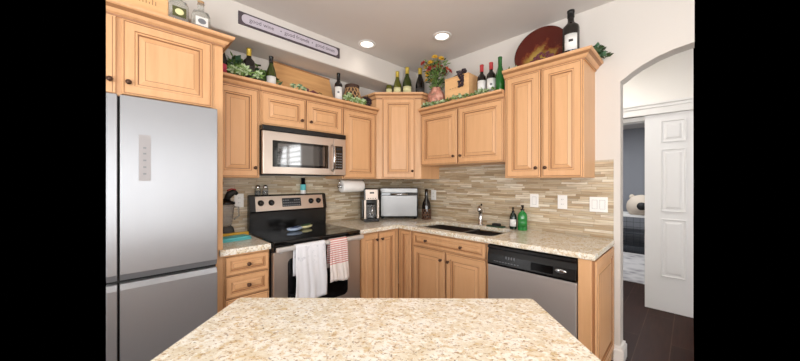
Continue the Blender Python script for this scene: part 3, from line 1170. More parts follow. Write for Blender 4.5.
def bottle(label, x, y, z, h, r, glass, lab, cap, kind='bordeaux', lz=(0.16, 0.44), group='wine bottles on the cabinets', name='wine_bottle', emblem=None, capz=0.80, la=1.1):
    t = thing(name, label, 'bottle', (x, y, z), math.atan2(CAMXY[1] - y, CAMXY[0] - x), group)
    if kind == 'bordeaux':
        sh = [(0, 0.01), (r * 0.9, 0), (r, 0.02), (r, 0.62), (r * 0.93, 0.67), (r * 0.6, 0.72), (r * 0.40, 0.76), (r * 0.37, 0.80), (r * 0.36, 0.96)]
    else:
        sh = [(0, 0.01), (r * 0.9, 0), (r, 0.02), (r, 0.46), (r * 0.93, 0.54), (r * 0.72, 0.64), (r * 0.5, 0.73), (r * 0.38, 0.80), (r * 0.35, 0.96)]
    sh = [(a, c * h) for a, c in sh] + [(r * 0.41, 0.962 * h), (r * 0.41, 0.99 * h), (0, 0.99 * h)]
    MB().lathe(sh, 24).build('glass_body', glass, t)
    if lab:
        L = MB().lathe([(r * 1.012, lz[0] * h), (r * 1.012, lz[1] * h)], 16, 0, None, True, -la, la)
        lo = L.build('label', lab, t, solid=0.0006)
        if emblem:
            e = MB().lathe([(r * 1.03, (lz[0] * 0.45 + lz[1] * 0.55) * h - 0.008), (r * 1.03, (lz[0] * 0.45 + lz[1] * 0.55) * h + 0.010)], 6, 0, None, True, -0.24, 0.24)
            e.build('emblem', emblem, lo, solid=0.0004)
    if cap:
        k = r * 0.43 if kind == 'bordeaux' else r * 0.43
        MB().lathe([(k, capz * h), (k * 0.98, 0.955 * h), (k * 1.06, 0.965 * h), (k * 1.06, 1.0 * h), (0, 1.003 * h)], 18).build('foil_capsule', cap, t)
    return t


ZL, ZM, ZR, ZCN = 2.112, 2.102, 2.252, 2.287
bottle('wine bottle with pink label peeking past the fridge enclosure', -2.095, -0.20, ZL, 0.31, 0.037, 'dark_glass', 'label_pink', 'red', 'burgundy', (0.15, 0.42))
bottle('dark wine bottle with yellow capsule among pale succulents', -1.915, -0.235, ZL, 0.30, 0.043, 'dark_glass', 'label_dark', 'gold', 'bordeaux', (0.2, 0.5))
bottle('amber olive wine bottle with white label left of the wooden board', -1.742, -0.235, ZL, 0.29, 0.040, 'green_glass', 'label_white', 'black', 'burgundy', (0.12, 0.40))
bottle('black wine bottle with large white label right of the wooden board', -1.083, -0.23, ZL, 0.325, 0.040, 'dark_glass', 'label_white', 'black', 'bordeaux', (0.16, 0.56), emblem='grey_print')
# four on the corner cabinet
bottle('smallest green bottle, leftmost of the row on the corner cabinet', -0.435, -0.275, ZCN, 0.275, 0.037, 'olive_glass', 'label_cream', 'gold', 'burgundy', (0.2, 0.45))
bottle('olive green bottle, second from left on the corner cabinet', -0.365, -0.340, ZCN, 0.33, 0.047, 'olive_glass', 'label_cream', 'gold', 'burgundy', (0.2, 0.42))
bottle('large green bottle, third from left on the corner cabinet', -0.280, -0.415, ZCN, 0.380, 0.053, 'green_glass', 'label_cream', 'gold', 'burgundy', (0.2, 0.40))
bottle('nearly black bottle with gold top, rightmost on the corner cabinet', -0.175, -0.520, ZCN, 0.370, 0.053, 'dark_glass', 'label_dark', 'gold', 'burgundy', (0.2, 0.36))
# over the sink
bottle('left red-capped wine bottle with white label beside crate', -0.24, -1.345, ZM, 0.335, 0.041, 'dark_glass', 'label_white', 'red', 'bordeaux', (0.15, 0.54), emblem=None)
bottle('right red-capped wine bottle, next to the green bottle', -0.24, -1.440, ZM, 0.330, 0.041, 'dark_glass', 'label_white', 'red', 'bordeaux', (0.15, 0.54), emblem='grey_print')
bottle('bright green glass bottle squeezed against the tall right cabinet', -0.26, -1.535, ZM, 0.345, 0.040, 'emerald_glass', None, 'emerald_glass', 'burgundy')
bottle('big dark bottle with white label in front of the painted plate', -0.262, -2.090, ZR, 0.365, 0.056, 'dark_glass', 'label_white', 'black', 'bordeaux', (0.16, 0.48), emblem='label_dark', capz=0.86, la=0.78)


# decanters over the fridge
def decanter(label, x, y, z, w, h, plate, neck=True):
    t = thing('glass_decanter', label, 'bottle', (x, y, z), 0, 'square glass decanters above the refrigerator')
    m = MB()
    sec = [(0.0, w * 0.48), (0.01, w * 0.5), (h * 0.62, w * 0.5), (h * 0.70, w * 0.42), (h * 0.74, w * 0.18), (h * 0.90, w * 0.15), (h * 0.92, w * 0.19), (h * 0.94, w * 0.19)]
    v, f = [], []
    n = 24
    for zz, r in sec:
        lp = rrect(-r, r, -min(r, w * 0.36), min(r, w * 0.36), min(r, w * 0.36) * 0.55, 5)
        n = len(lp)
        v += [(a, c, zz) for a, c in lp]
    for j in range(len(sec) - 1):
        f += [(j * n + i, j * n + (i + 1) % n, (j + 1) * n + (i + 1) % n, (j + 1) * n + i) for i in range(n)]
    f += [tuple(range(n))[::-1], tuple(range((len(sec) - 1) * n, len(sec) * n))]
    m.add(v, f, 0, True)
    m.build('glass_body', 'clear', t)
    MB().lathe([(0, h * 0.93), (w * 0.14, h * 0.93), (w * 0.15, h * 0.97), (w * 0.2, h), (0, h * 1.02)], 16).build('stopper', 'cork', t)
    pl = MB().box(-w * 0.34, w * 0.34, -w * 0.37 - 0.002, -w * 0.37 + 0.002, h * 0.33, h * 0.55).build('label_plate', plate, t, bevel=0.002)
    m = MB().lathe([(0, 0.0015), (0.9, 0.0015), (1, 0)], 20, 0, T(0, -w * 0.37 - 0.002, h * 0.44) @ RX(PI / 2) @ Matrix.Diagonal((w * 0.22, h * 0.07, 1, 1)))
    m.build('oval_crest', 'label_cream' if plate != 'label_white' else 'grey_print', pl)
    return t


decanter('square clear decanter with dark olive label beside wooden crate', -2.398, -0.52, 2.252, 0.098, 0.27, mat('label_olive', (84, 84, 40), 0.6))
decanter('square clear decanter with white label at the enclosure corner', -2.283, -0.51, 2.252, 0.098, 0.25, 'label_white')


def crate(label, x, y, z, w, d, h, marks, rz=0):
    t = thing('wooden_crate', label, 'crate', (x, y, z), rz, None)
    MB().box(-w / 2, w / 2, -d / 2, d / 2, 0.0, h).build('box', 'crate', t, bevel=0.003)
    m = MB()
    m.box(-w / 2, w / 2, -d / 2 - 0.004, d / 2 + 0.004, h, h + 0.012)
    m.build('lid', 'crate', t, bevel=0.002)
    m = MB()
    for x0, x1, z0, z1 in marks:
        m.box(x0, x1, -d / 2 - 0.0012, -d / 2 + 0.001, z0, z1)
    m.build('stencil_marks', 'glaze', t)
    return t


crate('pale wooden wine crate above the fridge, stencilled front', -2.575, -0.40, 2.252, 0.255, 0.26, 0.215,
      [(-0.03 + 0.014 * i, -0.026 + 0.014 * i, 0.12, 0.155 - 0.012 * (i % 3)) for i in range(8)] + [(-0.1, -0.04, 0.17, 0.174)])
ct2 = crate('pale wooden crate beside the flower vase, over the sink cabinet', -0.20, -1.095, ZM, 0.28, 0.17, 0.275,
            [(-0.08 + 0.03 * i, -0.065 + 0.03 * i, 0.17, 0.176) for i in range(5)], -PI / 2)

# leaning board
t = thing('cutting_board', 'long wooden board leaning on the wall behind the left cabinets', 'board', (-1.36, -0.09, ZL), 0)
mt2 = RX(R(-8))
m = MB().prism([(-0.27, 0), (0.33, 0.0), (0.275, 0.305), (-0.30, 0.325)], -0.012, 0.012, 0, mt2 @ T(0, 0, 0) @ RX(PI / 2))
m.build('panel', 'board', t, bevel=0.003)
m = MB().prism([(-0.285, 0.322), (0.275, 0.302), (0.28, 0.315), (-0.30, 0.336)], -0.016, 0.016, 0, mt2 @ RX(PI / 2))
m.build('edge_strip', 'glaze', t)


# ------------------------------------------------------------------ greenery
def leaf(m, p, d, L, W, mi, rnd, curl=0.25):
    d = Vector(d).normalized()
    s = d.cross(Vector((0, 0, 1)))
    if s.length < 0.1:
        s = Vector((1, 0, 0))
    s.normalize()
    ax = rnd.uniform(-0.9, 0.9)
    s = (Matrix.Rotation(ax, 3, d) @ s).normalized()
    nn = s.cross(d).normalized()
    p = Vector(p)
    mid = p + d * L * 0.5 + nn * L * 0.08
    tip = p + d * L - Vector((0, 0, curl * L * 0.4))
    a = p + d * L * 0.45 + s * W * 0.5 - nn * W * 0.1
    c = p + d * L * 0.45 - s * W * 0.5 - nn * W * 0.1
    m.add([p, a, tip, c, mid], [(0, 1, 4), (1, 2, 4), (2, 3, 4), (3, 0, 4)], mi, True)


def rosette(m, c, r, mi, rnd, tilt=(0, -1, 0.6), mi2=None):
    q = Vector(tilt).to_track_quat('Z', 'Y').to_matrix().to_4x4()
    for ring, (n, el, L) in enumerate(((7, 0.15, 1.0), (6, 0.6, 0.8), (5, 1.05, 0.55), (3, 1.35, 0.35))):
        for i in range(n):
            a = 2 * PI * i / n + ring * 0.5
            d = Vector((math.cos(a) * math.cos(el), math.sin(a) * math.cos(el), math.sin(el)))
            s = Vector((-math.sin(a), math.cos(a), 0))
            u = d.cross(s)
            b0 = d * r * 0.08
            W = r * 0.42 * L + r * 0.05
            pts = [b0, d * r * L * 0.6 + s * W / 2, d * r * L, d * r * L * 0.6 - s * W / 2, d * r * L * 0.55 - u * W * 0.22, d * r * L * 0.55 + u * W * 0.2]
            m.add(pts, [(0, 1, 5), (1, 2, 5), (2, 3, 5), (3, 0, 5), (0, 4, 1), (1, 4, 2), (2, 4, 3), (3, 4, 0)], mi if (i + ring) % 3 or mi2 is None else mi2, False, T(*c) @ q)


def garland(label, pts, cnt, size, mats, seed, name='ivy_garland', cat='plant', spread=(0.03, 0.03, 0.03), group='greenery garlands'):
    rnd = random.Random(seed)
    base = Vector(pts[0])
    t = thing(name, label, cat, base, 0, group)
    P = [Vector(p) - base for p in pts]
    MB().tube(P, 0.003, 6).build('stem', 'leaf_dark', t)
    m = MB()
    segs = len(P) - 1
    for i in range(cnt):
        u = rnd.uniform(0, segs - 1e-4)
        k = int(u)
        p = P[k].lerp(P[k + 1], u - k)
        p = p + Vector([rnd.uniform(-s, s) for s in spread])
        p.z = max(p.z, -0.004 + (base.z - base.z))
        d = Vector((rnd.uniform(-1, 1), rnd.uniform(-1, 0.5), rnd.uniform(0.0, 0.9)))
        leaf(m, p, d, size * rnd.uniform(0.7, 1.3), size * rnd.uniform(0.5, 0.8), rnd.randrange(len(mats)), rnd)
    m.build('foliage', mats, t, recalc=False)
    return t


def succulent(label, x, y, z, roses, mats, seed, name='artificial_succulent', group='succulents on the cabinets', tilt=(-0.2, -1, 0.6)):
    rnd = random.Random(seed)
    t = thing(name, label, 'plant', (x, y, z), 0, group)
    m = MB()
    for (dx, dy, dz, r) in roses:
        rosette(m, (dx, dy, dz), r, 0, rnd, tilt, 1)
    m.build('rosettes', mats, t, recalc=False)
    s = MB()
    for (dx, dy, dz, r) in roses:
        s.tube([(0, 0.03, 0.0), (dx * 0.6, dy * 0.5 + 0.015, dz * 0.5), (dx, dy, dz)], 0.006, 6)
    s.build('stems', 'leaf_mid', t)
    return t


succulent('cluster of pale green succulents hanging over the crown left of range', -2.00, -0.325, ZL + 0.012,
          [(-0.055, -0.01, 0.055, 0.05), (0.015, -0.03, 0.070, 0.060), (0.03, -0.055, 0.045, 0.045), (0.11, -0.05, 0.045, 0.05), (-0.02, -0.06, 0.03, 0.035)], ['leaf_pale', 'leaf_mid'], 5)
garland('bushy dark green plant between fridge enclosure and wooden board', [(-2.12, -0.11, ZL + 0.02), (-1.99, -0.10, ZL + 0.17), (-1.86, -0.10, ZL + 0.17), (-1.78, -0.12, ZL + 0.10), (-1.68, -0.15, ZL + 0.05)], 330, 0.055,
        ['leaf_dark', 'leaf_mid', 'leaf_teal'], 11, 'artificial_bush', 'plant', (0.05, 0.03, 0.08), None)
succulent('small teal succulent in front of the wooden board', -1.535, -0.28, ZL,
          [(-0.045, -0.02, 0.065, 0.034), (0.01, -0.03, 0.07, 0.036), (0.055, -0.02, 0.058, 0.034)], ['leaf_teal', 'leaf_pale'], 6)
succulent('pale succulents at the foot of the dark wicker lantern', -0.93, -0.28, ZL,
          [(-0.10, 0.0, 0.08, 0.045), (-0.04, -0.03, 0.065, 0.045), (0.03, -0.02, 0.075, 0.05), (0.09, -0.02, 0.065, 0.045), (-0.07, -0.02, 0.11, 0.04), (0.13, 0.01, 0.09, 0.045)], ['leaf_pale', 'leaf_mid'], 7)
# grapes
def grapes(label, x, y, z, mt_, n, spread, r, seed, mats='grape_red', group='artificial grapes'):
    rnd = random.Random(seed)
    t = thing('grape_bunch', label, 'fruit', (x, y, z), 0, group)
    m = MB()
    for i in range(n):
        p = mt_ @ Vector((rnd.uniform(-1, 1) * spread[0], rnd.uniform(-1, 1) * spread[1], rnd.uniform(-1, 1) * spread[2]))
        m.ball(p, r * rnd.uniform(0.85, 1.1), 0, 8, 6)
    m.build('grapes', mats, t)
    return t


g = grapes('reddish grapes lying before the wooden board, above microwave', -1.42, -0.29, ZL + 0.012, T(0, 0, 0.035), 40, (0.07, 0.02, 0.018), 0.011, 3)
MB().tube([(0.06, 0, 0.03), (0.09, -0.01, 0.05), (0.12, 0, 0.045)], 0.003, 6).build('stem', 'leaf_dark', g)
g = grapes('dark purple grapes heaped between wicker lantern and corner cabinet', -0.715, -0.22, ZL + 0.012, T(0, 0, 0.075), 75, (0.045, 0.03, 0.065), 0.013, 4, 'grape')
MB().tube([(0, 0, 0.12), (0.0, -0.01, 0.165), (0.02, -0.02, 0.18)], 0.004, 6).build('stem', 'leaf_dark', g)

# wicker lantern / basket
t = thing('wicker_lantern', 'round dark wicker lantern among succulents above the towel roll cabinet', 'lantern', (-0.875, -0.17, ZL))
H, Rr = 0.25, 0.09
prof = [(Rr * 0.75, 0.0), (Rr, 0.05), (Rr * 1.02, 0.12), (Rr * 0.85, 0.18), (Rr * 0.72, H)]
m = MB()
for k in range(12):
    for sgn in (1, -1):
        path = []
        for i in range(13):
            u = i / 12
            zz = u * H
            rr = Rr * (0.75 + 0.30 * math.sin(PI * min(1, u * 1.15)))
            a = 2 * PI * k / 12 + sgn * u * 1.6
            path.append((rr * math.cos(a), rr * math.sin(a), zz))
        m.tube(path, 0.0045, 5)
m.build('woven_cage', 'cork', t)
MB().lathe([(0, 0.004), (Rr * 0.8, 0.004), (Rr * 0.9, 0.06), (Rr * 0.92, 0.14), (Rr * 0.7, H - 0.005)], 18).build('inner_cup', 'wicker', t)
MB().lathe([(Rr * 0.80, H - 0.02), (Rr * 0.86, H - 0.01), (Rr * 0.86, H + 0.012), (Rr * 0.6, H + 0.022), (0, H + 0.028)], 18).build('rim', 'wicker', t)

# flower vase
t = thing('flower_vase', 'terracotta vase with red and yellow flowers beside the corner cabinet', 'vase', (-0.25, -0.815, ZM))
MB().lathe([(0, 0), (0.05, 0), (0.080, 0.07), (0.092, 0.135), (0.078, 0.19), (0.046, 0.222), (0.052, 0.24), (0.044, 0.24), (0.038, 0.22), (0.0, 0.2)], 24).build('vase_body', 'vase', t)
rnd = random.Random(21)
fo = MB()
fl = MB()
st = MB()
for i in range(34):
    a = rnd.uniform(0, 2 * PI)
    rr = rnd.uniform(0.02, 0.145)
    hh_ = 0.33 + rnd.uniform(0.0, 0.17) + (0.145 - rr) * 0.6
    p = Vector((rr * math.cos(a), rr * math.sin(a), hh_))
    st.tube([(0, 0, 0.15), (p.x * 0.35, p.y * 0.35, hh_ * 0.72), tuple(p)], 0.002, 5)
    mi = rnd.choice([0, 0, 1, 2, 2])
    q = 0.030 if mi != 1 else 0.024
    rosette(fl, tuple(p), q * 1.35, mi, rnd, (p.x - 0.06, p.y - 0.06, 0.12), None)
    fl.ball(tuple(p), 0.008, mi, 8, 5)
for i in range(330):
    a = rnd.uniform(0, 2 * PI)
    rr = rnd.uniform(0.0, 0.115)
    hh_ = 0.22 + rnd.uniform(0.0, 0.28)
    rr *= 0.45 + (hh_ - 0.22) * 2.4
    d = Vector((math.cos(a), math.sin(a), rnd.uniform(0.1, 1.2)))
    leaf(fo, (rr * math.cos(a), rr * math.sin(a), hh_), d, rnd.uniform(0.035, 0.06), 0.016, rnd.randrange(2), rnd)
st.build('flower_stems', 'leaf_mid', t)
fl.build('blossoms', ['yellow', 'orange', 'petal_red'], t, recalc=False)
fo.build('leaves', ['leaf_mid', 'leaf_dark'], t, recalc=False)

# garland over the sink cabinet
pts = [(-0.345, -0.70 - 0.09 * i, ZM + 0.042 + 0.010 * math.sin(i * 1.7)) for i in range(10)]
garland('light green ivy garland lying along the cabinet over the sink', pts, 260, 0.036, ['leaf_mid', 'leaf_pale', 'leaf_pale'], 31, spread=(0.020, 0.03, 0.016))
pts = [(-0.33, -1.64, ZR + 0.005), (-0.30, -1.70, ZR + 0.03), (-0.31, -1.78, ZR + 0.01)]
garland('small sprig of green leaves left of the painted plate', pts, 34, 0.04, ['leaf_mid', 'leaf_pale'], 33, spread=(0.02, 0.03, 0.02))
pts = [(-0.14, -2.13, ZR + 0.02), (-0.12, -2.20, ZR + 0.06), (-0.10, -2.255, ZR + 0.03)]
garland('dark green sprig drooping behind the right end of tall cabinet', pts, 150, 0.045, ['leaf_dark', 'leaf_dark', 'leaf_teal'], 35, spread=(0.03, 0.03, 0.04))

# grapes draped over crate
g = grapes('black grapes draped over the crate beside the flower vase', -0.29, -1.150, ZM + 0.290, T(0, 0, -0.055), 46, (0.012, 0.026, 0.062), 0.012, 9, 'grape')
m = MB()
rnd = random.Random(4)
for i in range(34):
    m.ball((0.02 + rnd.uniform(-0.012, 0.03), rnd.uniform(-0.035, 0.06), 0.022 + rnd.uniform(-0.004, 0.026)), 0.012, 0, 8, 6)
m.build('grapes_on_top', 'grape', g)
MB().tube([(0.03, 0.04, 0.02), (0.04, 0.09, 0.014), (0.05, 0.13, 0.011)], 0.007, 7).build('stem', 'label_dark', g)

# plate
t = thing('painted_plate', 'large round brown and gold plate standing on the tall right cabinet', 'plate', (-0.10, -1.815, ZR + 0.205))
mtp = RZ(-PI / 2) @ RX(R(78))
PR = 0.214
m = MB().lathe([(0, -0.018), (0.12, -0.018), (0.15, -0.006), (PR - 0.01, 0.004), (PR, 0.010), (PR, 0.016), (PR - 0.012, 0.014), (0.15, 0.006), (0.11, -0.006), (0, -0.008)], 48, 0, RZ(-PI / 2) @ RX(R(80)))
m.build('dish', 'plate', t)
m = MB()
rnd = random.Random(12)
for i in range(60):
    a, r_ = rnd.uniform(0, 2 * PI), 0.085 * math.sqrt(rnd.random())
    x_, z_ = r_ * math.cos(a) * 1.1 + 0.02, r_ * math.sin(a) * 0.8 - 0.085
    m.ball((x_, z_, 0.001), 0.011, 0, 8, 5, (1, 1, 0.5), RZ(-PI / 2) @ RX(R(80)))
m.build('painted_grapes', 'grape_red', t)
m = MB()
for s in (-1, 1):
    m.tube([(-0.062, s * 0.06, -0.198), (-0.02, s * 0.06, -0.200), (0.06, s * 0.05, -0.200)], 0.004, 6)
    m.tube([(-0.062, s * 0.06, -0.2), (-0.066, s * 0.06, -0.17)], 0.004, 6)
m.build('stand', 'black', t)

# ------------------------------------------------------------------ sign on the soffit
t = thing('wall_sign', 'long narrow lettered sign on the soffit above the left cabinets', 'sign', (-1.573, YS, 2.592))
SW, SH = 0.886, 0.096
MB().box(-SW / 2, SW / 2, -0.014, -0.001, -SH / 2, SH / 2).build('frame', 'sign_frame', t, bevel=0.002)
MB().prism(rrect(-SW / 2 + 0.022, SW / 2 - 0.022, -0.035, 0.035, 0.032, 8), 0.014, 0.0165, 0, RX(PI / 2)).build('panel', 'sign_panel', t)
for wx_, wt_ in ((-0.275, 'good wine'), (-0.125, '\u2022'), (0.015, 'good friends'), (0.155, '\u2022'), (0.285, 'good times')):
    textmesh('lettering', wt_, 0.044, 'sign_letter', t, (wx_, -0.0168, 0.002), sx=1.0)

# ------------------------------------------------------------------ recessed lights
for i, (x, y, lb) in enumerate([(-0.908, -0.469, 'recessed ceiling light closer to the soffit, left one'), (-0.503, -1.084, 'recessed ceiling light nearer the flowers, right one')]):
    t = thing('recessed_light', lb, 'ceiling light', (x, y, ZC), 0, 'recessed ceiling lights')
    MB().lathe([(0.062, -0.001), (0.062, -0.006), (0.085, -0.006), (0.088, -0.001)], 32).build('trim_ring', 'trim', t)
    MB().lathe([(0, -0.004), (0.062, -0.004)], 32).build('lens', 'lamp', t)
    d = bpy.data.lights.new('recessed_lamp', 'SPOT')
    d.energy = 3
    d.color = (1.0, 0.93, 0.84)
    d.spot_size = R(150)
    d.spot_blend = 1.0
    d.shadow_soft_size = 0.06
    lo = bpy.data.objects.new('recessed_lamp', d)
    C.objects.link(lo)
    lo.parent = t
    lo.location = (0, 0, -0.02)
# added area lights, out of view, that brighten the hall and far room
area('hall_fill_light', (0.75, -1.75, ZC - 0.02), (0.75, -1.75, 0), 0.5, 0.5, 17, (1.0, 0.97, 0.93))
area('far_room_fill_light', (3.4, -1.6, 2.48), (3.4, -1.6, 0), 1.2, 1.2, 60, (0.95, 0.97, 1.0))


# ------------------------------------------------------------------ outlets and switches
def plate(label, loc, rz, kind):
    nm = 'outlet' if kind == 'outlet' else 'light_switch'
    t = thing(nm, label, 'outlet' if kind == 'outlet' else 'switch', loc, rz, 'outlets and switches on the backsplash')
    w = 0.072 if kind != 'triple' else 0.118
    MB().box(-w / 2, w / 2, -0.006, 0, -0.058, 0.058).build('cover_plate', 'white_plastic', t, bevel=0.002)
    if kind == 'outlet':
        for s in (1, -1):
            o = MB().prism(rrect(-0.017, 0.017, -0.014, 0.014, 0.006), 0.006, 0.008, 0, T(0, 0, s * 0.02) @ RX(PI / 2)).build('socket', 'white_plastic', t)
            MB().box(-0.007, -0.005, -0.0085, -0.0078, s * 0.02 - 0.002, s * 0.02 + 0.006).box(0.005, 0.007, -0.0085, -0.0078, s * 0.02 - 0.002, s * 0.02 + 0.006).build('slots', 'seam', o)
    else:
        for k in ((0,) if kind == 'single' else (-0.025, 0.025)):
            MB().box(k - 0.016, k + 0.016, -0.009, -0.006, -0.033, 0.033).build('rocker', 'white_plastic', t, bevel=0.001)
            MB().box(k - 0.0175, k + 0.0175, -0.0066, -0.0061, -0.0345, 0.0345).build('rocker_frame', 'grey_print', t)


plate('white outlet left of the range beside the blender', (-1.928, -0.0125, 1.187), 0, 'outlet')
plate('white outlet near the inner corner, left of faucet', (-0.0125, -0.592, 1.192), -PI / 2, 'outlet')
plate('white single switch right of faucet, above the green soap', (-0.0125, -1.736, 1.180), -PI / 2, 'single')
plate('white outlet, middle plate between the two switches', (-0.0125, -1.963, 1.178), -PI / 2, 'outlet')
plate('wide white double switch plate at the backsplash end', (-0.0125, -2.215, 1.172), -PI / 2, 'triple')

# ------------------------------------------------------------------ counter objects
# toaster oven, angled in the corner
t = thing('toaster_oven', 'stainless toaster oven set diagonally in the counter corner', 'toaster oven', (-0.330, -0.330, ZT), -PI / 4)
W2, D2 = 0.222, 0.19
MB().box(-W2, W2, 0.0, D2, 0.018, 0.362).build('body', 'black', t, bevel=0.008)
dd = MB().box(-W2 + 0.012, W2 - 0.012, -0.016, 0.0, 0.034, 0.275).build('door', 'steel_dull', t, bevel=0.004)
MB().tube([(-0.10, -0.035, 0.288), (0.10, -0.035, 0.288)], 0.010, 10).box(-0.10, -0.085, -0.035, -0.004, 0.280, 0.296).box(0.085, 0.10, -0.035, -0.004, 0.280, 0.296).build('handle', 'chrome', dd)
MB().box(-W2 + 0.006, W2 - 0.006, -0.010, 0.0, 0.306, 0.358).build('top_trim', 'steel_dull', t, bevel=0.004)
MB().box(-W2 + 0.006, W2 - 0.006, -0.006, 0.0, 0.276, 0.304).build('control_band', 'black_glass', t)
m = MB()
for s in (-1, 1):
    for yy in (0.03, D2 - 0.03):
        m = MB().lathe([(0, 0), (0.014, 0), (0.016, 0.018)], 12, 0, T(s * (W2 - 0.03), yy, 0))
        m.build('foot', 'black_matte', t)

# coffee maker
t = thing('coffee_maker', 'black and silver drip coffee maker left of toaster oven', 'coffee maker', (-0.668, -0.205, ZT), R(-24))
MB().box(-0.082, 0.082, -0.11, 0.10, 0.0, 0.035).build('base', 'black', t, bevel=0.006)
MB().box(-0.082, 0.082, 0.0, 0.10, 0.034, 0.24).build('tower', 'black', t, bevel=0.006)
hdm = MB().box(-0.082, 0.082, -0.10, 0.10, 0.235, 0.362).build('brew_head', 'black', t, bevel=0.008)
MB().box(-0.068, 0.068, -0.107, -0.100, 0.238, 0.350).build('front_panel', 'steel_h', hdm, bevel=0.003)
MB().box(-0.024, 0.024, -0.1085, -0.107, 0.305, 0.322).build('clock', 'display', hdm)
m = MB()
for i in range(4):
    m.box(-0.045 + i * 0.026, -0.033 + i * 0.026, -0.1085, -0.107, 0.250, 0.258)
m.build('buttons', 'seam', hdm)
for s in (-1, 1):
    MB().box(s * 0.072 - 0.010, s * 0.072 + 0.010, -0.100, -0.088, 0.034, 0.236).build('side_rail', 'steel_h', t)
ca = MB().lathe([(0, 0.038), (0.052, 0.038), (0.060, 0.06), (0.058, 0.12), (0.044, 0.16), (0.046, 0.185)], 20, 0, T(0, -0.045, 0)).build('carafe', 'smoke_glass', t)
MB().lathe([(0, 0.195), (0.046, 0.192), (0.048, 0.182), (0, 0.182)], 20, 0, T(0, -0.045, 0)).build('carafe_lid', 'black', ca)
MB().tube([(0.0, -0.092, 0.175), (0.0, -0.125, 0.150), (0.0, -0.128, 0.10), (0.0, -0.105, 0.075)], 0.007, 8).build('carafe_handle', 'chrome', ca)

# dark bottle in a woven sleeve beside toaster
t = thing('wicker_bottle', 'dark tall bottle in a woven sleeve beside the toaster oven', 'bottle', (-0.115, -0.565, ZT))
MB().lathe([(0, 0), (0.046, 0), (0.05, 0.02), (0.05, 0.15), (0.044, 0.19), (0.022, 0.24), (0.018, 0.30), (0.020, 0.345), (0.0, 0.35)], 20).build('glass_body', 'dark_glass', t)
m = MB()
for k in range(10):
    for sgn in (1, -1):
        m.tube([(0.053 * math.cos(2 * PI * k / 10 + sgn * u * 1.4), 0.053 * math.sin(2 * PI * k / 10 + sgn * u * 1.4), 0.004 + 0.11 * u) for u in [i / 8 for i in range(9)]], 0.003, 5)
for z in (0.006, 0.06, 0.115):
    m.tube([(0.054 * math.cos(a), 0.054 * math.sin(a), z) for a in [2 * PI * i / 20 for i in range(21)]], 0.0035, 5)
m.build('woven_sleeve', mat('brown_rattan', (112, 80, 60), 0.7), t)

# paper towel
t = thing('paper_towel_roll', 'white paper towel roll on holder under the upper cabinet', 'paper towel', (-0.895, -0.19, 1.300))
MB().lathe([(0.02, -0.13), (0.060, -0.13), (0.062, -0.125), (0.062, 0.125), (0.060, 0.13), (0.02, 0.13)], 28, 0, RY(PI / 2)).build('roll', 'paper', t)
m = MB().tube([(-0.150, 0, 0), (0.150, 0, 0)], 0.008, 10)
for s in (-1, 1):
    m.tube([(s * 0.150, 0, -0.004), (s * 0.150, 0, 0.076)], 0.006, 8)
    m.lathe([(0, 0), (0.018, 0), (0.018, 0.006), (0, 0.006)], 14, 0, T(s * 0.160, 0, 0) @ RY(s * PI / 2))
m.box(-0.17, 0.17, -0.015, 0.015, 0.070, 0.0775)
m.build('holder', 'chrome', t)

# blender/mixer at the left
t = thing('blender', 'small blender with dark lid and smoky jar left of range', 'blender', (-2.062, -0.17, ZT))
MB().lathe([(0, 0), (0.062, 0), (0.065, 0.01), (0.052, 0.07), (0.042, 0.085), (0, 0.085)], 20).build('motor_base', 'label_dark', t)
j = MB().lathe([(0, 0.088), (0.036, 0.088), (0.045, 0.12), (0.058, 0.24), (0.060, 0.26)], 20).build('jar', 'smoke_glass', t)
MB().tube([(0.055, 0, 0.235), (0.088, 0, 0.23), (0.092, 0, 0.16), (0.055, 0, 0.135)], 0.007, 8).build('jar_handle', 'smoke_glass', j)
MB().lathe([(0.0, 0.30), (0.03, 0.30), (0.035, 0.285), (0.062, 0.275), (0.064, 0.258), (0, 0.258)], 20).build('lid', 'black', j)
m = MB().tube([(0.0, -0.01, 0.295), (0.02, -0.02, 0.335), (0.055, -0.02, 0.355), (0.075, -0.02, 0.335)], [0.018, 0.027, 0.025, 0.012], 12)
m.build('oven_mitt', 'black_matte', t)
MB().tube([(0.0, -0.03, 0.365), (0.03, -0.04, 0.378), (0.06, -0.04, 0.372)], 0.005, 8).build('red_trim', 'red', t)

# teal cloth and yellow cloth under it
t = thing('folded_cloth', 'teal folded cloth on the small counter by refrigerator', 'cloth', (-2.045, -0.33, ZT), R(6))
for k, (w_, d_) in enumerate(((0.105, 0.065), (0.100, 0.060))):
    pts = rrect(-w_, w_, -d_, d_, 0.02, 4)
    MB().prism(pts, 0.0005 + k * 0.013, 0.012 + k * 0.013).build('fold', 'teal', t, bevel=0.005)
t = thing('folded_cloth', 'mustard yellow folded cloth behind the teal one', 'cloth', (-2.03, -0.235, ZT), R(-4))
for k in range(3):
    MB().prism(rrect(-0.11, 0.11, -0.024, 0.024, 0.015, 4), 0.0005 + k * 0.013, 0.012 + k * 0.013).build('fold', 'yellow_cloth', t, bevel=0.006)

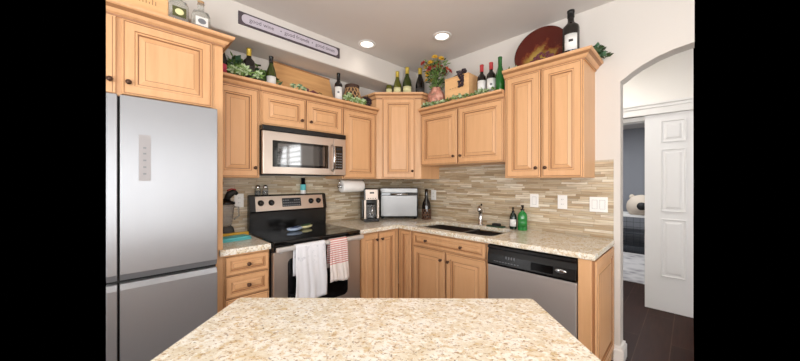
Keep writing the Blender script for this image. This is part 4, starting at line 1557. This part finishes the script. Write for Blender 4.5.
# salt and pepper on the backguard, lotion style canister
for x, lb, fill in ((-1.787, 'left small glass shaker on top of the range backguard', 'label_dark'), (-1.722, 'right small glass shaker on top of the range backguard', 'label_dark')):
    t = thing('spice_shaker', lb, 'shaker', (x, -0.042, 1.2305), 0, 'shakers on the range')
    MB().lathe([(0, 0), (0.022, 0), (0.024, 0.01), (0.024, 0.055), (0.019, 0.062)], 16).build('glass_body', 'clear', t)
    MB().lathe([(0, 0.003), (0.020, 0.003), (0.020, 0.036), (0, 0.036)], 14).build('contents', fill, t)
    MB().lathe([(0.020, 0.060), (0.022, 0.064), (0.021, 0.080), (0.012, 0.088), (0, 0.089)], 16).build('lid', 'chrome', t)
t = thing('spray_can', 'slim can with black cap and teal label on range backguard', 'bottle', (-1.366, -0.042, 1.2305))
MB().lathe([(0, 0), (0.025, 0), (0.026, 0.004), (0.026, 0.035)], 18).build('body', 'label_white', t)
MB().lathe([(0.026, 0.035), (0.0265, 0.036), (0.0265, 0.09), (0.026, 0.091)], 18).build('label', 'teal', t)
MB().lathe([(0.026, 0.091), (0.024, 0.10), (0.020, 0.104), (0.020, 0.150), (0.016, 0.155), (0, 0.155)], 18).build('cap', 'black', t)


# pair of spoon rests on the cooktop
def spoonrest(label, x, y, rz, m1, m2):
    t = thing('spoon_rest', label, 'spoon rest', (x, y, 0.9212), rz, 'spoon rests on the cooktop')
    v, f = [], []
    n = 24
    for ring, (s, z) in enumerate(((0.0, 0.004), (0.6, 0.003), (0.9, 0.012), (1.0, 0.024), (0.97, 0.026), (0.85, 0.016))):
        for i in range(n):
            a = 2 * PI * i / n
            rx = 0.062 * (1 + 0.35 * max(0, math.cos(a)) ** 6)
            v.append((rx * s * math.cos(a), 0.038 * s * math.sin(a), z))
    for j in range(5):
        for i in range(n):
            f.append((j * n + i, j * n + (i + 1) % n, (j + 1) * n + (i + 1) % n, (j + 1) * n + i))
    mb = MB()
    mb.add(v, f, 0, True)
    mb.build('dish', m1, t, solid=0.003, recalc=False)
    MB().tube([(-0.03, 0.0, 0.016), (0.02, 0.005, 0.026), (0.07, 0.012, 0.034)], [0.013, 0.012, 0.007], 10).build('rim_accent', m2, t)


spoonrest('blue and white ceramic spoon rest, left one on cooktop', -1.575, -0.30, R(5), 'blue_glaze', 'bluegrey')
spoonrest('white and green ceramic spoon rest, right one on cooktop', -1.455, -0.235, R(-4), 'label_cream', 'sponge')


# soaps
def pump(label, x, y, H, r, body, lab, capm, rz):
    t = thing('soap_bottle', label, 'soap bottle', (x, y, ZT), rz, 'soap bottles by the sink')
    MB().lathe([(0, 0), (r * 0.95, 0), (r, 0.006), (r, H * 0.55), (r * 0.8, H * 0.68), (r * 0.36, H * 0.76), (r * 0.36, H * 0.80)], 20, 0, Matrix.Diagonal((0.75, 1, 1, 1))).build('bottle_body', body, t)
    MB().lathe([(r * 1.02, H * 0.14), (r * 1.02, H * 0.46)], 14, 0, Matrix.Diagonal((0.76, 1, 1, 1)), True, -1.0, 1.0).build('label', lab, t, solid=0.0006)
    m = MB().lathe([(r * 0.42, H * 0.79), (r * 0.42, H * 0.84), (r * 0.15, H * 0.85), (r * 0.15, H * 0.93), (r * 0.3, H * 0.94), (r * 0.3, H), (0, H)], 14)
    m.tube([(0, 0, H * 0.965), (0.04, 0, H * 0.955), (0.048, 0, H * 0.92)], 0.006, 8)
    m.build('pump', capm, t)


pump('dark soap pump bottle with pale label, left of the green one', -0.085, -1.575, 0.20, 0.031, 'soap_dark', 'label_white', 'black', R(200))
pump('bright green dish soap bottle right of the dark pump bottle', -0.085, -1.660, 0.225, 0.040, 'soap_green', 'soap_green', 'black', R(210))
t = thing('sponge_tray', 'flat green sponge tray between faucet and soap bottles', 'sponge tray', (-0.075, -1.40, ZT))
MB().prism(rrect(-0.045, 0.045, -0.085, 0.085, 0.02), 0.0005, 0.010).build('tray', 'sponge', t, bevel=0.002)
MB().prism(rrect(-0.025, 0.025, -0.045, 0.03, 0.01), 0.0105, 0.034).build('scrubber', 'black_matte', t, bevel=0.004)

# ------------------------------------------------------------------ far room things
t = thing('pet_crate', 'dark wire pet crate with white top in the far room', 'pet crate', (4.6, -1.9, 0))
MB().box(-0.35, 0.35, -0.75, 0.55, 0.68, 0.72).build('top_shelf', 'trim', t)
MB().box(-0.34, 0.34, -0.74, 0.54, 0.36, 0.375).build('mid_tray', 'gray_wire', t)
m = MB()
for i in range(14):
    y = -0.74 + i * 0.098
    m.box(-0.345, -0.340, y, y + 0.004, 0.02, 0.68)
for z in [0.02 + 0.094 * i for i in range(8)]:
    m.box(-0.345, -0.340, -0.74, 0.54, z, z + 0.005)
m.box(-0.345, -0.335, -0.745, -0.73, 0, 0.68)
m.box(-0.345, -0.335, 0.53, 0.545, 0, 0.68)
m.build('wire_panel', 'gray_wire', t)
MB().box(-0.30, 0.34, -0.74, 0.54, 0.0, 0.12).build('bottom_tray', 'gray_wire', t)
t = thing('pet_bed', 'cream felt pet cave with dark round opening on the crate', 'pet bed', (4.45, -2.06, 0.72))
b_ = MB()
b_.ball((0, 0, 0.15), 0.24, 0, 24, 14, (1.0, 1.0, 0.95))
for s in (-1, 1):
    b_.ball((0.0, s * 0.15, 0.33), 0.05, 0, 10, 6, (0.6, 0.9, 1.1))
q = b_.build('shell', 'felt', t)
for vv in q.data.vertices:
    if vv.co.z < 0.001:
        vv.co.z = 0.001
MB().lathe([(0, 0.012), (0.065, 0.006), (0.075, -0.02)], 20, 0, T(-0.240, -0.015, 0.17) @ RY(-PI / 2)).build('opening', 'black_matte', t)
t = MB().box(2.25, 4.2, -2.70, -0.9, 0.0, 0.012)
t = t.build('rug', 'rug', bevel=0.004)
tag(t, 'pale grey patterned rug on the dark floor of the far room', 'rug')
